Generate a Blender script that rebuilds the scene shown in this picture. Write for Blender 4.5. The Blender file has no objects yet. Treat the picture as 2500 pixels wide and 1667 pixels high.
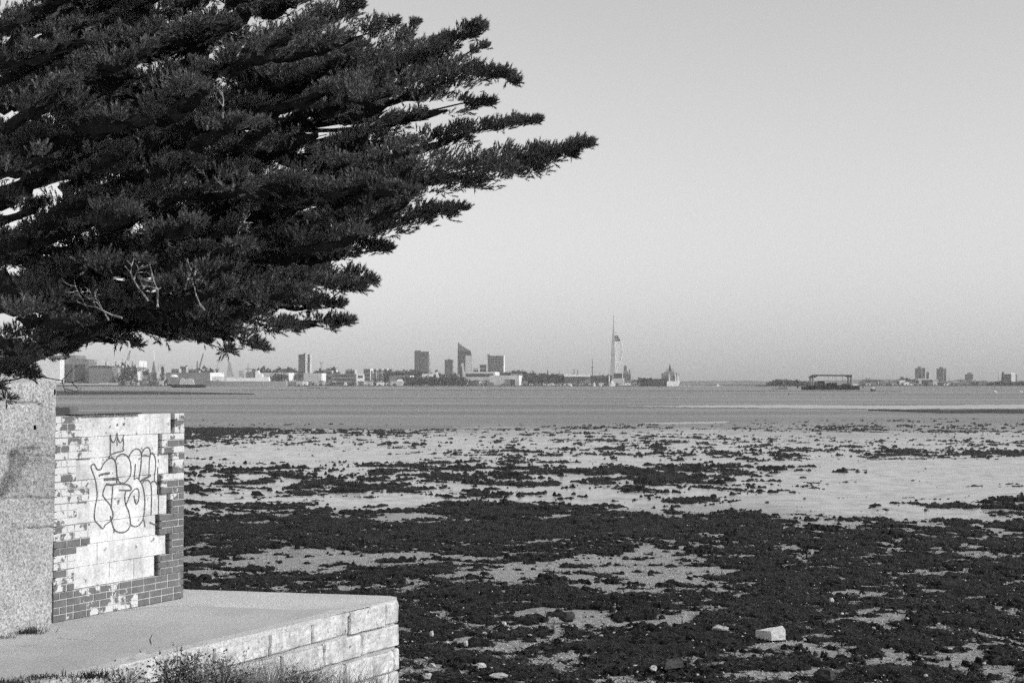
import bpy, math, random
import numpy as np
from mathutils import Vector, Matrix

S = bpy.context.scene
C = S.collection
R = math.radians
rng = np.random.default_rng(7)
random.seed(7)

# ------------------------------------------------------------------ camera
EYE = 5.0                                   # metres above the water
FPX = 3600.0                                # focal length in photograph pixels (2500 wide)
HORIZON = 936.0
TH = math.atan((HORIZON - 833.5) / FPX)
cam_d = bpy.data.cameras.new('camera')
cam_d.sensor_width = 36.0
cam_d.lens = FPX / 2500.0 * 36.0
cam_d.clip_start = 0.1
cam_d.clip_end = 30000.0
cam = bpy.data.objects.new('camera', cam_d)
C.objects.link(cam)
cam.location = (0, 0, EYE)
cam.rotation_euler = (math.pi / 2 + TH, 0, 0)
S.camera = cam
S.cycles.use_denoising = False
S.cycles.sample_clamp_indirect = 3.0
S.cycles.use_adaptive_sampling = True
S.cycles.adaptive_threshold = 0.10
S.cycles.adaptive_min_samples = 24

# ------------------------------------------------------------------ sky and sun
SUN_AZ = -22.0      # degrees from +X (right) towards +Y (away from the camera)
SUN_EL = 33.0
world = bpy.data.worlds.new('World')
S.world = world
world.use_nodes = True
wn = world.node_tree.nodes
wl = world.node_tree.links
wn.clear()
sky = wn.new('ShaderNodeTexSky')
sky.sky_type = 'NISHITA'
sky.sun_disc = False
sky.sun_elevation = R(SUN_EL)
sky.sun_rotation = R(90.0 - SUN_AZ)
sky.air_density = 0.95
sky.dust_density = 0.8
sky.ozone_density = 1.0
sep_ = wn.new('ShaderNodeSeparateColor')    # a blue-sensitive black-and-white film
wgt = [wn.new('ShaderNodeMath') for _ in range(3)]
for k_, (node_, f_) in enumerate(zip(wgt, (0.06, 0.19, 0.75))):
    node_.operation = 'MULTIPLY'; node_.inputs[1].default_value = f_
    wl.new(sep_.outputs[k_], node_.inputs[0])
add1 = wn.new('ShaderNodeMath'); add2 = wn.new('ShaderNodeMath')
wl.new(wgt[0].outputs[0], add1.inputs[0]); wl.new(wgt[1].outputs[0], add1.inputs[1])
wl.new(add1.outputs[0], add2.inputs[0]); wl.new(wgt[2].outputs[0], add2.inputs[1])
bg = wn.new('ShaderNodeBackground')
bg.inputs['Strength'].default_value = 0.15
wo = wn.new('ShaderNodeOutputWorld')
wl.new(sky.outputs[0], sep_.inputs[0])
wl.new(add2.outputs[0], bg.inputs['Color'])
wl.new(bg.outputs[0], wo.inputs['Surface'])

sun_d = bpy.data.lights.new('sun', 'SUN')
sun_d.energy = 3.0
sun_d.angle = R(0.55)
sun_d.color = (1.0, 1.0, 1.0)               # black-and-white film: neutral
sun = bpy.data.objects.new('sun', sun_d)
C.objects.link(sun)
sd = Vector((math.cos(R(SUN_EL)) * math.cos(R(SUN_AZ)), math.cos(R(SUN_EL)) * math.sin(R(SUN_AZ)), math.sin(R(SUN_EL))))
sun.location = sd * 400
sun.rotation_euler = sd.to_track_quat('Z', 'Y').to_euler()

S.view_settings.view_transform = 'Standard'
S.view_settings.look = 'None'
S.view_settings.exposure = 0.0
S.view_settings.gamma = 1.0
S.view_settings.use_curve_mapping = False

# ------------------------------------------------------------------ helpers
def ray(px, py):
    cx = (px - 1250.0) / FPX
    cy = (833.5 - py) / FPX
    return Vector((cx, math.cos(TH) - cy * math.sin(TH), math.sin(TH) + cy * math.cos(TH)))

def at(px, py, Y):
    d = ray(px, py)
    t = Y / d.y
    return Vector((d.x * t, Y, EYE + d.z * t))

def ground(px, py, Z):
    d = ray(px, py)
    t = (Z - EYE) / d.z
    return Vector((d.x * t, d.y * t, Z))

def project(P):
    """world points (n,3) -> photograph pixels"""
    P = np.asarray(P, float)
    x, y, z = P[..., 0], P[..., 1], P[..., 2] - EYE
    dz = y * math.cos(TH) + z * math.sin(TH)
    up = -y * math.sin(TH) + z * math.cos(TH)
    return 1250 + FPX * x / dz, 833.5 - FPX * up / dz

def _h(ix, iy, seed):
    h = (ix.astype(np.int64) * 374761393 + iy.astype(np.int64) * 668265263 + seed * 974711) & 0x7fffffff
    h = ((h ^ (h >> 13)) * 1274126177) & 0x7fffffff
    h = h ^ (h >> 16)
    return (h & 0xffff) / 65535.0

def vnoise(x, y, seed=0):
    ix = np.floor(x); iy = np.floor(y)
    fx = x - ix; fy = y - iy
    fx = fx * fx * (3 - 2 * fx); fy = fy * fy * (3 - 2 * fy)
    a = _h(ix, iy, seed); b = _h(ix + 1, iy, seed); c = _h(ix, iy + 1, seed); d = _h(ix + 1, iy + 1, seed)
    return (a * (1 - fx) + b * fx) * (1 - fy) + (c * (1 - fx) + d * fx) * fy

def fbm(x, y, seed=0, octaves=4, gain=0.5):
    """roughly standard-normal noise"""
    x = np.asarray(x, float); y = np.asarray(y, float)
    t = np.zeros(np.broadcast(x, y).shape); amp = 1.0; v = 0.0
    for k in range(octaves):
        c, s = math.cos(0.6 * k), math.sin(0.6 * k)
        t = t + amp * (vnoise((c * x - s * y) * 2 ** k + 17.3 * k, (s * x + c * y) * 2 ** k - 9.1 * k, seed + k) - 0.5)
        v += (amp * 0.19) ** 2
        amp *= gain
    return t / math.sqrt(v)

def link(name, me, mat=None, parent=None):
    o = bpy.data.objects.new(name, me)
    C.objects.link(o)
    if mat is not None and len(me.materials) == 0:
        me.materials.append(mat)
    if parent is not None:
        o.parent = parent
    return o

def np_mesh(name, V, F, smooth=False):
    V = np.asarray(V, np.float32); F = np.asarray(F, np.int32)
    me = bpy.data.meshes.new(name)
    n, k = F.shape
    me.vertices.add(len(V)); me.vertices.foreach_set('co', V.ravel())
    me.loops.add(n * k); me.loops.foreach_set('vertex_index', F.ravel())
    me.polygons.add(n)
    me.polygons.foreach_set('loop_start', np.arange(0, n * k, k, dtype=np.int32))
    me.polygons.foreach_set('loop_total', np.full(n, k, np.int32))
    if smooth:
        me.polygons.foreach_set('use_smooth', np.ones(n, bool))
    me.update(calc_edges=True)
    return me

class MB:
    """collects boxes, prisms, tubes into one mesh"""
    def __init__(s):
        s.v = []; s.f = []
    def add(s, v, f):
        n = len(s.v)
        s.v += [tuple(p) for p in v]; s.f += [tuple(i + n for i in q) for q in f]
        return s
    def box(s, a, b, yaw=0.0, c=None):
        (x0, y0, z0), (x1, y1, z1) = a, b
        v = [(x0, y0, z0), (x1, y0, z0), (x1, y1, z0), (x0, y1, z0), (x0, y0, z1), (x1, y0, z1), (x1, y1, z1), (x0, y1, z1)]
        if yaw:
            cx, cy = c if c else ((x0 + x1) / 2, (y0 + y1) / 2)
            cs, sn = math.cos(yaw), math.sin(yaw)
            v = [(cx + (p[0] - cx) * cs - (p[1] - cy) * sn, cy + (p[0] - cx) * sn + (p[1] - cy) * cs, p[2]) for p in v]
        return s.add(v, [(3, 2, 1, 0), (4, 5, 6, 7), (0, 1, 5, 4), (1, 2, 6, 5), (2, 3, 7, 6), (3, 0, 4, 7)])
    def prism(s, pts, y0, y1):
        """polygon of (x, z) extruded from y0 to y1; scaled not at all"""
        n = len(pts)
        v = [(x, y0, z) for x, z in pts] + [(x, y1, z) for x, z in pts]
        f = [tuple(range(n - 1, -1, -1)), tuple(range(n, 2 * n))] + [(i, (i + 1) % n, n + (i + 1) % n, n + i) for i in range(n)]
        return s.add(v, f)
    def tube(s, pts, rad, n=6):
        pts = [Vector(p) for p in pts]
        if not hasattr(rad, '__len__'):
            rad = [rad] * len(pts)
        v = []; f = []
        for i, p in enumerate(pts):
            t = (pts[min(i + 1, len(pts) - 1)] - pts[max(i - 1, 0)])
            t = t.normalized() if t.length > 0 else Vector((0, 0, 1))
            a = t.orthogonal().normalized() if abs(t.z) > 0.95 else t.cross(Vector((0, 0, 1))).normalized()
            b = t.cross(a)
            for k in range(n):
                an = 2 * math.pi * k / n
                v.append(p + (a * math.cos(an) + b * math.sin(an)) * rad[i])
        for i in range(len(pts) - 1):
            for k in range(n):
                f.append((i * n + k, i * n + (k + 1) % n, (i + 1) * n + (k + 1) % n, (i + 1) * n + k))
        f.append(tuple(range(n - 1, -1, -1))); f.append(tuple(range((len(pts) - 1) * n, len(pts) * n)))
        return s.add(v, f)
    def mesh(s, name, smooth=False):
        me = bpy.data.meshes.new(name)
        me.from_pydata(s.v, [], s.f)
        if smooth:
            me.polygons.foreach_set('use_smooth', np.ones(len(me.polygons), bool))
        me.update()
        return me
    def build(s, name, mat, parent=None, smooth=False):
        return link(name, s.mesh(name, smooth), mat, parent)

def empty(name, loc=(0, 0, 0)):
    o = bpy.data.objects.new(name, None)
    C.objects.link(o); o.location = loc
    o.empty_display_size = 0.2
    bpy.context.view_layer.update()
    return o

def tag(o, label=None, cat=None, group=None, kind=None):
    if label: o['label'] = label
    if cat: o['category'] = cat
    if group: o['group'] = group
    if kind: o['kind'] = kind
    return o

def thing(name, label, cat, group=None):
    """an Empty at the world origin of its parts; moved to the thing's base by settle()"""
    return tag(empty(name), label, cat, group)

def settle(root):
    """puts a thing's Empty at the middle of its base, parts staying where they are"""
    lo = Vector((1e9,) * 3); hi = Vector((-1e9,) * 3)
    kids = [c for c in root.children]
    for o in kids + [g for c in kids for g in c.children]:
        if o.type != 'MESH': continue
        m = o.matrix_basis if o.parent == root else o.parent.matrix_basis @ o.matrix_basis
        for c in o.bound_box:
            p = m @ Vector(c)
            lo = Vector(map(min, lo, p)); hi = Vector(map(max, hi, p))
    base = Vector(((lo.x + hi.x) / 2, (lo.y + hi.y) / 2, lo.z))
    root.location = base
    for c in kids:
        c.location = c.location - base
    return root

# ------------------------------------------------------------------ materials
def mat_new(name):
    m = bpy.data.materials.new(name); m.use_nodes = True
    nt = m.node_tree
    return m, nt, nt.nodes['Principled BSDF']

def pos_node(nt, scale=(1, 1, 1)):
    g = nt.nodes.new('ShaderNodeNewGeometry')
    mp = nt.nodes.new('ShaderNodeMapping'); mp.inputs['Scale'].default_value = scale
    nt.links.new(g.outputs['Position'], mp.inputs['Vector'])
    return mp.outputs[0]

def noise(nt, vec, scale, detail=4, rough=0.55):
    n = nt.nodes.new('ShaderNodeTexNoise')
    n.inputs['Scale'].default_value = scale; n.inputs['Detail'].default_value = detail; n.inputs['Roughness'].default_value = rough
    nt.links.new(vec, n.inputs['Vector'])
    return n.outputs['Fac']

def ramp(nt, fac, stops, interp='LINEAR'):
    r = nt.nodes.new('ShaderNodeValToRGB')
    r.color_ramp.interpolation = interp
    e = r.color_ramp.elements
    while len(e) > 1: e.remove(e[-1])
    for i, (p, v) in enumerate(stops):
        el = e[0] if i == 0 else e.new(p)
        el.position = p; el.color = (v, v, v, 1)
    nt.links.new(fac, r.inputs['Fac'])
    return r.outputs['Color']

def math_n(nt, op, a, b, clamp=False):
    m = nt.nodes.new('ShaderNodeMath'); m.operation = op; m.use_clamp = clamp
    for i, x in enumerate((a, b)):
        if isinstance(x, (int, float)): m.inputs[i].default_value = x
        else: nt.links.new(x, m.inputs[i])
    return m.outputs[0]

def mixc(nt, fac, a, b, mode='MIX'):
    m = nt.nodes.new('ShaderNodeMix'); m.data_type = 'RGBA'; m.blend_type = mode
    if isinstance(fac, (int, float)): m.inputs[0].default_value = fac
    else: nt.links.new(fac, m.inputs[0])
    for i, x in ((6, a), (7, b)):
        if isinstance(x, (int, float)): m.inputs[i].default_value = (x, x, x, 1)
        else: nt.links.new(x, m.inputs[i])
    return m.outputs[2]

def bump(nt, bsdf, height, strength=0.5, dist=0.01):
    b = nt.nodes.new('ShaderNodeBump')
    b.inputs['Strength'].default_value = strength; b.inputs['Distance'].default_value = dist
    nt.links.new(height, b.inputs['Height']); nt.links.new(b.outputs[0], bsdf.inputs['Normal'])

def plain(name, v, rough=0.8, var=0.15, scale=0.2, spec=0.3):
    m, nt, b = mat_new(name)
    n = noise(nt, pos_node(nt), scale)
    nt.links.new(ramp(nt, n, [(0.3, v * (1 - var)), (0.7, min(1, v * (1 + var)))]), b.inputs['Base Color'])
    b.inputs['Roughness'].default_value = rough
    b.inputs['Specular IOR Level'].default_value = spec
    return m

def speckle(name, lo, hi, big, fine, rough=0.85, bstr=0.5, bdist=0.006, stain=0.25, pits=None, runs=0.0):
    """masonry / concrete: broad stains, fine grain and dark pits"""
    m, nt, b = mat_new(name)
    p = pos_node(nt)
    n1 = noise(nt, p, big, 5, 0.6); n2 = noise(nt, p, fine, 4, 0.7)
    c = ramp(nt, n2, [(0.28, lo), (0.62, hi)])
    st = ramp(nt, n1, [(0.30, 1 - stain), (0.60, 1.0)])
    c = mixc(nt, 1.0, c, st, 'MULTIPLY')
    if runs:
        c = mixc(nt, 1.0, c, ramp(nt, noise(nt, pos_node(nt, (9, 9, 0.7)), 1.0, 5, 0.6), [(0.32, 1 - runs), (0.58, 1.0)]), 'MULTIPLY')
    if pits:
        n3 = noise(nt, p, pits, 3, 0.6)
        c = mixc(nt, 1.0, c, ramp(nt, n3, [(0.27, 0.25), (0.36, 1.0)]), 'MULTIPLY')
    nt.links.new(c, b.inputs['Base Color'])
    b.inputs['Roughness'].default_value = rough
    b.inputs['Specular IOR Level'].default_value = 0.2
    bump(nt, b, n2, bstr, bdist)
    return m

M = {}
M['concrete_rough'] = speckle('concrete_rough', 0.10, 0.66, 1.1, 46, rough=0.9, bstr=1.0, bdist=0.010, stain=0.40, pits=27, runs=0.12)
M['pavement_fine'] = speckle('pavement_fine', 0.30, 0.56, 1.2, 70, bstr=0.3, bdist=0.003, stain=0.18)
M['pavement_coarse'] = speckle('pavement_coarse', 0.26, 0.72, 2.0, 45, bstr=0.6, bdist=0.006, stain=0.15)
M['limestone'] = speckle('limestone', 0.42, 0.76, 4.5, 26, bstr=0.8, bdist=0.010, stain=0.42, pits=13, runs=0.25)
M['lime_mortar'] = speckle('lime_mortar', 0.30, 0.52, 3.0, 70, bstr=0.9, bdist=0.01, stain=0.35)
M['mortar'] = speckle('mortar', 0.42, 0.58, 6, 90, bstr=0.5, bdist=0.004, stain=0.2)
M['white_render'] = speckle('white_render', 0.54, 0.80, 3.6, 30, bstr=0.7, bdist=0.005, stain=0.34, pits=12, runs=0.15)
M['bare_brick'] = speckle('bare_brick', 0.12, 0.19, 9, 110, bstr=0.5, bdist=0.004, stain=0.3)
M['graffiti_paint'] = speckle('graffiti_paint', 0.05, 0.16, 7, 30, stain=0.0)
M['near_black'] = plain('near_black', 0.015, 0.9, 0.3, 20)

def paint_over_brick(name, thr):
    m, nt, b = mat_new(name)
    p = pos_node(nt)
    n = noise(nt, p, 7.5, 6, 0.62); g = noise(nt, p, 110, 3)
    white = ramp(nt, g, [(0.3, 0.46), (0.7, 0.72)])
    brick = ramp(nt, g, [(0.3, 0.11), (0.7, 0.19)])
    k = ramp(nt, n, [(thr - 0.015, 0.0), (thr + 0.015, 1.0)])
    nt.links.new(mixc(nt, k, brick, white), b.inputs['Base Color'])
    b.inputs['Roughness'].default_value = 0.8
    b.inputs['Specular IOR Level'].default_value = 0.2
    bump(nt, b, math_n(nt, 'ADD', k, math_n(nt, 'MULTIPLY', g, 0.4)), 0.5, 0.003)
    return m
M['painted_brick'] = paint_over_brick('painted_brick', 0.43)
M['flaking_brick'] = paint_over_brick('flaking_brick', 0.52)

def leaf_mat(name, lo, hi, transl=0.25, scale=3.0):
    m, nt, b = mat_new(name)
    n = noise(nt, pos_node(nt), scale, 3)
    c = ramp(nt, n, [(0.3, lo), (0.7, hi)])
    nt.links.new(c, b.inputs['Base Color'])
    b.inputs['Roughness'].default_value = 0.5
    b.inputs['Specular IOR Level'].default_value = 0.4
    t = nt.nodes.new('ShaderNodeBsdfTranslucent'); nt.links.new(c, t.inputs['Color'])
    mx = nt.nodes.new('ShaderNodeMixShader'); mx.inputs[0].default_value = transl
    out = nt.nodes['Material Output']
    nt.links.new(b.outputs[0], mx.inputs[1]); nt.links.new(t.outputs[0], mx.inputs[2]); nt.links.new(mx.outputs[0], out.inputs['Surface'])
    return m
M['cypress'] = leaf_mat('cypress', 0.09, 0.20, 0.12, 5.0)
M['shade_core'] = speckle('shade_core', 0.012, 0.03, 6, 40)  # near-black colour of the cores added to darken the crown
M['bark'] = speckle('bark', 0.05, 0.13, 6, 60, bstr=0.8, bdist=0.01)
M['dead_wood'] = speckle('dead_wood', 0.20, 0.45, 8, 70)
M['dry_grass'] = leaf_mat('dry_grass', 0.10, 0.34, 0.25, 14)
M['shrub'] = leaf_mat('shrub', 0.08, 0.24, 0.25, 9)
M['far_foliage'] = leaf_mat('far_foliage', 0.06, 0.10, 0.15, 0.2)
M['earth'] = speckle('earth', 0.06, 0.16, 1.2, 30)

# ------------------------------------------------------------------ water, mudflat, weed
def mud_mat():
    m, nt, b = mat_new('wet_mud')
    p = pos_node(nt)
    sep = nt.nodes.new('ShaderNodeSeparateXYZ'); nt.links.new(p, sep.inputs[0])
    big = noise(nt, pos_node(nt, (0.09, 0.05, 0.1)), 1.0, 4)
    mid = noise(nt, p, 1.1, 5, 0.65)
    fine = noise(nt, p, 11, 6, 0.85)
    # the lower the shore, the wetter it lies
    y2 = math_n(nt, 'ADD', sep.outputs['Y'], math_n(nt, 'MULTIPLY', math_n(nt, 'SUBTRACT', big, 0.5), 50.0))
    mr = nt.nodes.new('ShaderNodeMapRange'); mr.interpolation_type = 'SMOOTHSTEP'
    nt.links.new(y2, mr.inputs['Value'])
    mr.inputs['From Min'].default_value = 30; mr.inputs['From Max'].default_value = 52
    wet = mr.outputs[0]
    dry = mixc(nt, mid, ramp(nt, fine, [(0.36, 0.07), (0.52, 0.34), (0.66, 0.66)]), ramp(nt, fine, [(0.36, 0.06), (0.64, 0.34)]))
    wetc = ramp(nt, mid, [(0.3, 0.24), (0.7, 0.40)])
    mr2 = nt.nodes.new('ShaderNodeMapRange'); mr2.interpolation_type = 'SMOOTHSTEP'
    nt.links.new(math_n(nt, 'ADD', sep.outputs['Y'], math_n(nt, 'MULTIPLY', math_n(nt, 'SUBTRACT', big, 0.5), 90.0)), mr2.inputs['Value'])
    mr2.inputs['From Min'].default_value = 95; mr2.inputs['From Max'].default_value = 185
    silt = mr2.outputs[0]                                    # soft dark silt towards low water
    wetc = mixc(nt, silt, wetc, 0.13)
    nt.links.new(mixc(nt, wet, dry, wetc), b.inputs['Base Color'])
    rw = ramp(nt, mid, [(0.30, 0.34), (0.55, 0.16)])
    nt.links.new(mixc(nt, wet, 0.75, mixc(nt, silt, rw, 0.36)), b.inputs['Roughness'])
    b.inputs['Specular IOR Level'].default_value = 0.5
    h = math_n(nt, 'MULTIPLY', fine, math_n(nt, 'SUBTRACT', 1.0, math_n(nt, 'MULTIPLY', wet, 0.93)))
    bump(nt, b, h, 0.8, 0.02)
    return m
M['wet_mud'] = mud_mat()

def water_mat():
    m, nt, b = mat_new('harbour_water')
    streak = noise(nt, pos_node(nt, (0.0022, 0.017, 1)), 1.0, 8, 0.68)
    ripple = noise(nt, pos_node(nt, (0.5, 1.0, 1)), 1.5, 4, 0.6)
    b.inputs['Base Color'].default_value = (0.10, 0.10, 0.10, 1)
    nt.links.new(ramp(nt, streak, [(0.30, 0.46), (0.50, 0.33), (0.70, 0.20)]), b.inputs['Roughness'])
    nt.links.new(ramp(nt, streak, [(0.33, 0.19), (0.68, 0.33)]), b.inputs['Specular IOR Level'])
    bump(nt, b, ripple, 0.5, 0.12)
    return m
M['water'] = water_mat()

def weed_mat():
    m, nt, b = mat_new('bladder_weed')
    p = pos_node(nt)
    n = noise(nt, p, 20, 6, 0.8)
    nt.links.new(ramp(nt, n, [(0.3, 0.004), (0.5, 0.009), (0.62, 0.028), (0.76, 0.085)]), b.inputs['Base Color'])  # pale upper stops paint wet glints into the weed colour
    b.inputs['Roughness'].default_value = 0.6
    b.inputs['Specular IOR Level'].default_value = 0.12
    bump(nt, b, n, 0.8, 0.03)
    return m
M['weed'] = weed_mat()
M['weed_strand'] = leaf_mat('weed_strand', 0.008, 0.05, 0.1, 9)
M['bank_mud'] = plain('bank_mud', 0.045, 0.75, 0.4, 0.3, 0.2)

def mud_base(Y):
    return np.where(Y < 214, 1.21 - 0.00565 * Y, -(Y - 214) * 0.012)

def mud_z(X, Y):
    return mud_base(Y) + np.clip((Y - 70) / 150, 0, 1) * 0.26 * fbm(X * 0.014, Y * 0.05, 23, 4) + 0.035 * fbm(X * 0.22, Y * 0.16, 3, 3) * np.clip(60 / Y, 0.3, 1.0)

# mud sheet: finer towards the shore, out to the low-water line
ky = 300; kx = 340
Yr = 10.5 * (300 / 10.5) ** (np.linspace(0, 1, ky))
xr = np.linspace(-0.62, 0.62, kx)
YY, XX = np.meshgrid(Yr, xr, indexing='ij')
XX = XX * (YY + 14)
ZZ = mud_z(XX, YY)
V = np.stack([XX, YY, ZZ], -1).reshape(-1, 3)
idx = np.arange(ky * kx).reshape(ky, kx)
F = np.stack([idx[:-1, :-1], idx[:-1, 1:], idx[1:, 1:], idx[1:, :-1]], -1).reshape(-1, 4)
o = link('mudflat', np_mesh('mudflat', V, F, True), M['wet_mud'])
tag(o, 'wet grey tidal mudflat running down to the water', kind='structure')

mb = MB(); mb.add([(-5500, 150, 0), (5500, 150, 0), (5500, 5500, 0), (-5500, 5500, 0)], [(0, 1, 2, 3)])
o = mb.build('water', M['water']); tag(o, 'dark rippled harbour water beyond the mudflat', kind='structure')

# how much of the shore the weed covers, read off the ground it grows on
YB = [1000, 1012, 1030, 1050, 1075, 1100, 1130, 1150, 1180, 1200, 1220, 1250, 1270, 1300, 1330, 1350, 1400, 1430, 1460, 1520, 1600, 1700]
CB = [0.0, 0.03, .10, .16, .17, .20, .22, .44, .64, .48, .42, .58, .86, .90, .82, .60, .66, .78, .83, .85, .86, .86]
PATCH = [(520, 1054, 130, 11, .6), (800, 1060, 200, 8, .2), (2250, 1170, 420, 42, -.55), (2130, 1240, 300, 28, -.45), (2330, 1238, 190, 11, .40),
         (2200, 1278, 380, 32, -.45), (2200, 1330, 400, 18, -.10), (900, 1108, 520, 13, -.16), (800, 1216, 340, 14, -.36), (1050, 1266, 130, 10, -.6), (780, 1262, 140, 7, -.35), (1900, 1148, 420, 11, .35),
         (1500, 1105, 500, 9, .12), (800, 1368, 460, 16, -.52), (1600, 1400, 185, 46, -.62), (1220, 1402, 160, 17, -.52), (1500, 1522, 270, 15, -.55), (1330, 1495, 200, 9, -.35), (1330, 1328, 220, 10, -.35), (1700, 1330, 160, 10, -.4),
         (1900, 1592, 170, 17, -.62), (2250, 1615, 150, 18, -.55), (1230, 1562, 130, 11, -.40), (2350, 1392, 170, 8, -.35), (2130, 1520, 80, 10, -.5), (2030, 1556, 45, 7, -.5), (1180, 1582, 90, 7, -.4),
         (2080, 1450, 70, 7, -.4), (2420, 1560, 90, 10, -.4), (660, 1430, 160, 9, -.45), (560, 1400, 90, 8, -.35), (1750, 1650, 200, 12, -.3), (1450, 1590, 80, 8, -.25)]

def cover(X, Y):
    px, py = project(np.stack([X, Y, mud_base(Y)], -1))
    c = np.interp(py, YB, CB)
    for cx, cy, rx, ry, a in PATCH:
        q = ((px - cx) / rx) ** 2 + ((py - cy) / ry) ** 2
        c = c + a * np.exp(-q * q * 0.6)
    return np.clip(c, 0, 0.97)

_er = np.linspace(-4, 4, 400); _cdf = np.cumsum(np.exp(-_er ** 2 / 2)); _cdf /= _cdf[-1]
def excess(X, Y):
    w_ = np.interp(Y, [35, 75], [0.25, 0.5])
    b_ = np.clip((Y - 32) / 16, 0, 1)
    f_ = (fbm(X * 0.85, Y * 0.78, 41, 5, 0.78) * b_ + fbm(X * 1.5, Y * 1.7, 61, 5, 0.78) * (1 - b_)) / np.sqrt(b_ ** 2 + (1 - b_) ** 2)
    n = (f_ + w_ * fbm(X * 0.075, Y * 0.055, 141, 3)) / np.sqrt(1 + w_ ** 2)
    return cover(X, Y) - np.interp(n, _er, _cdf) + 0.10 * np.clip((62 - Y) / 22, 0, 1) * fbm(X * 7, Y * 6, 171, 2)

rows = []
y = 17.2
while y < 205:
    rows.append(y); y += max(0.045, y * y / (4.2 * FPX) * 1.25)
Yr = np.array(rows); ky = len(Yr)
xr = np.concatenate([np.linspace(-0.62, -0.24, 110)[:-1], np.linspace(-0.24, 0.37, 780), np.linspace(0.37, 0.56, 60)[1:]]); kx = len(xr)
YY, XX = np.meshgrid(Yr, xr, indexing='ij')
XX = XX * YY + rng.uniform(-.3, .3, XX.shape) * 0.0007 * YY
E = excess(XX, YY)
base = mud_z(XX, YY)
rough = fbm(XX * 7, YY * 4, 77, 3, 0.7)
far = np.clip(YY / 60, 0.55, 1.3)
H = np.where(E > 0, 0.012 + 0.065 * far * (1 - np.exp(-E / 0.22)) + 0.022 * far * rough * np.clip(E / 0.08, 0, 1) + 0.04 * far * np.clip(fbm(XX * 1.4, YY * 0.9, 99, 2), 0, 2) * np.clip(E / 0.2, 0, 1), -0.03)
ZZ = base + H
idx = np.arange(ky * kx).reshape(ky, kx)
F = np.stack([idx[:-1, :-1], idx[:-1, 1:], idx[1:, 1:], idx[1:, :-1]], -1).reshape(-1, 4)
keep = (E.ravel()[F] > 0).any(1)
F = F[keep]
used = np.unique(F)
remap = np.full(ky * kx, -1, np.int32); remap[used] = np.arange(len(used))
V = np.stack([XX, YY, ZZ], -1).reshape(-1, 3)[used]
o = link('seaweed', np_mesh('seaweed', V, remap[F], True), M['weed'])
tag(o, 'dark seaweed lying in ragged mats over the mudflat', kind='stuff')

# loose strands standing off the nearer mats
yc = 17.3 + 30 * rng.random(330000) ** 1.5; xc = rng.uniform(-0.36, 0.44, 330000) * yc
ec = excess(xc, yc)
ok = rng.random(330000) < np.where(ec > 0, 0.55, np.exp(ec / 0.10) * 0.5)
xc, yc, ec = xc[ok][:90000], yc[ok][:90000], ec[ok][:90000]
P0 = np.stack([xc, yc, mud_z(xc, yc) + np.where(ec > 0, 0.012 + 0.05 * (1 - np.exp(-ec / .22)), 0.004)], -1)
an = rng.uniform(0, 2 * np.pi, 90000); ln = rng.uniform(0.04, 0.13, 90000); wd = rng.uniform(0.006, 0.018, 90000)
dr = np.stack([np.cos(an), np.sin(an), rng.uniform(-0.1, 0.65, 90000)], -1)
sd_ = np.stack([-np.sin(an), np.cos(an), rng.uniform(-.6, .6, 90000)], -1) * wd[:, None]
T = np.stack([P0 - sd_, P0 + sd_, P0 + dr * ln[:, None]], 1)
o = link('seaweed', np_mesh('seaweed_strands', T.reshape(-1, 3), np.arange(270000).reshape(-1, 3)), M['weed_strand'])
tag(o, 'loose strands of dark seaweed on the nearer mats', kind='stuff')

# shingle and shell in the gaps between the near mats
M['pebble'] = speckle('pebble', 0.20, 0.62, 4, 18, bstr=0.2)
n = 52000
Yg = 17.3 + 24 * rng.random(n) ** 1.5
Xg = rng.uniform(-0.30, 0.40, n) * Yg
e = excess(Xg, Yg)
k = (e < 0.02) | (rng.random(n) < 0.02)
Xg, Yg = Xg[k], Yg[k]; n = len(Xg)
e = e[k]
Zg = mud_z(Xg, Yg) + np.where(e > 0, 0.10, 0.0)
r = 0.006 + 0.022 * rng.random(n) ** 3
oc = np.array([(1, 0, 0), (-.4, .9, 0), (-.5, -.8, 0), (.1, .05, .8), (0, 0, -.3)])
fc = np.array([(0, 1, 3), (1, 2, 3), (2, 0, 3), (1, 0, 4), (2, 1, 4), (0, 2, 4)])
a = rng.uniform(0, 6.28, n)
rot = np.stack([np.stack([np.cos(a), -np.sin(a), 0 * a], -1), np.stack([np.sin(a), np.cos(a), 0 * a], -1), np.stack([0 * a, 0 * a, 1 + 0 * a], -1)], 1)
sh = oc[None] * rng.uniform(0.6, 1.4, (n, 5, 3))
V = np.einsum('nij,nkj->nki', rot, sh) * r[:, None, None] + np.stack([Xg, Yg, Zg], -1)[:, None]
F = (fc[None] + 5 * np.arange(n)[:, None, None]).reshape(-1, 3)
o = link('shingle', np_mesh('shingle', V.reshape(-1, 3), F), M['pebble'])
tag(o, 'pale shingle and shell scattered between the seaweed mats', kind='stuff')

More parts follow.
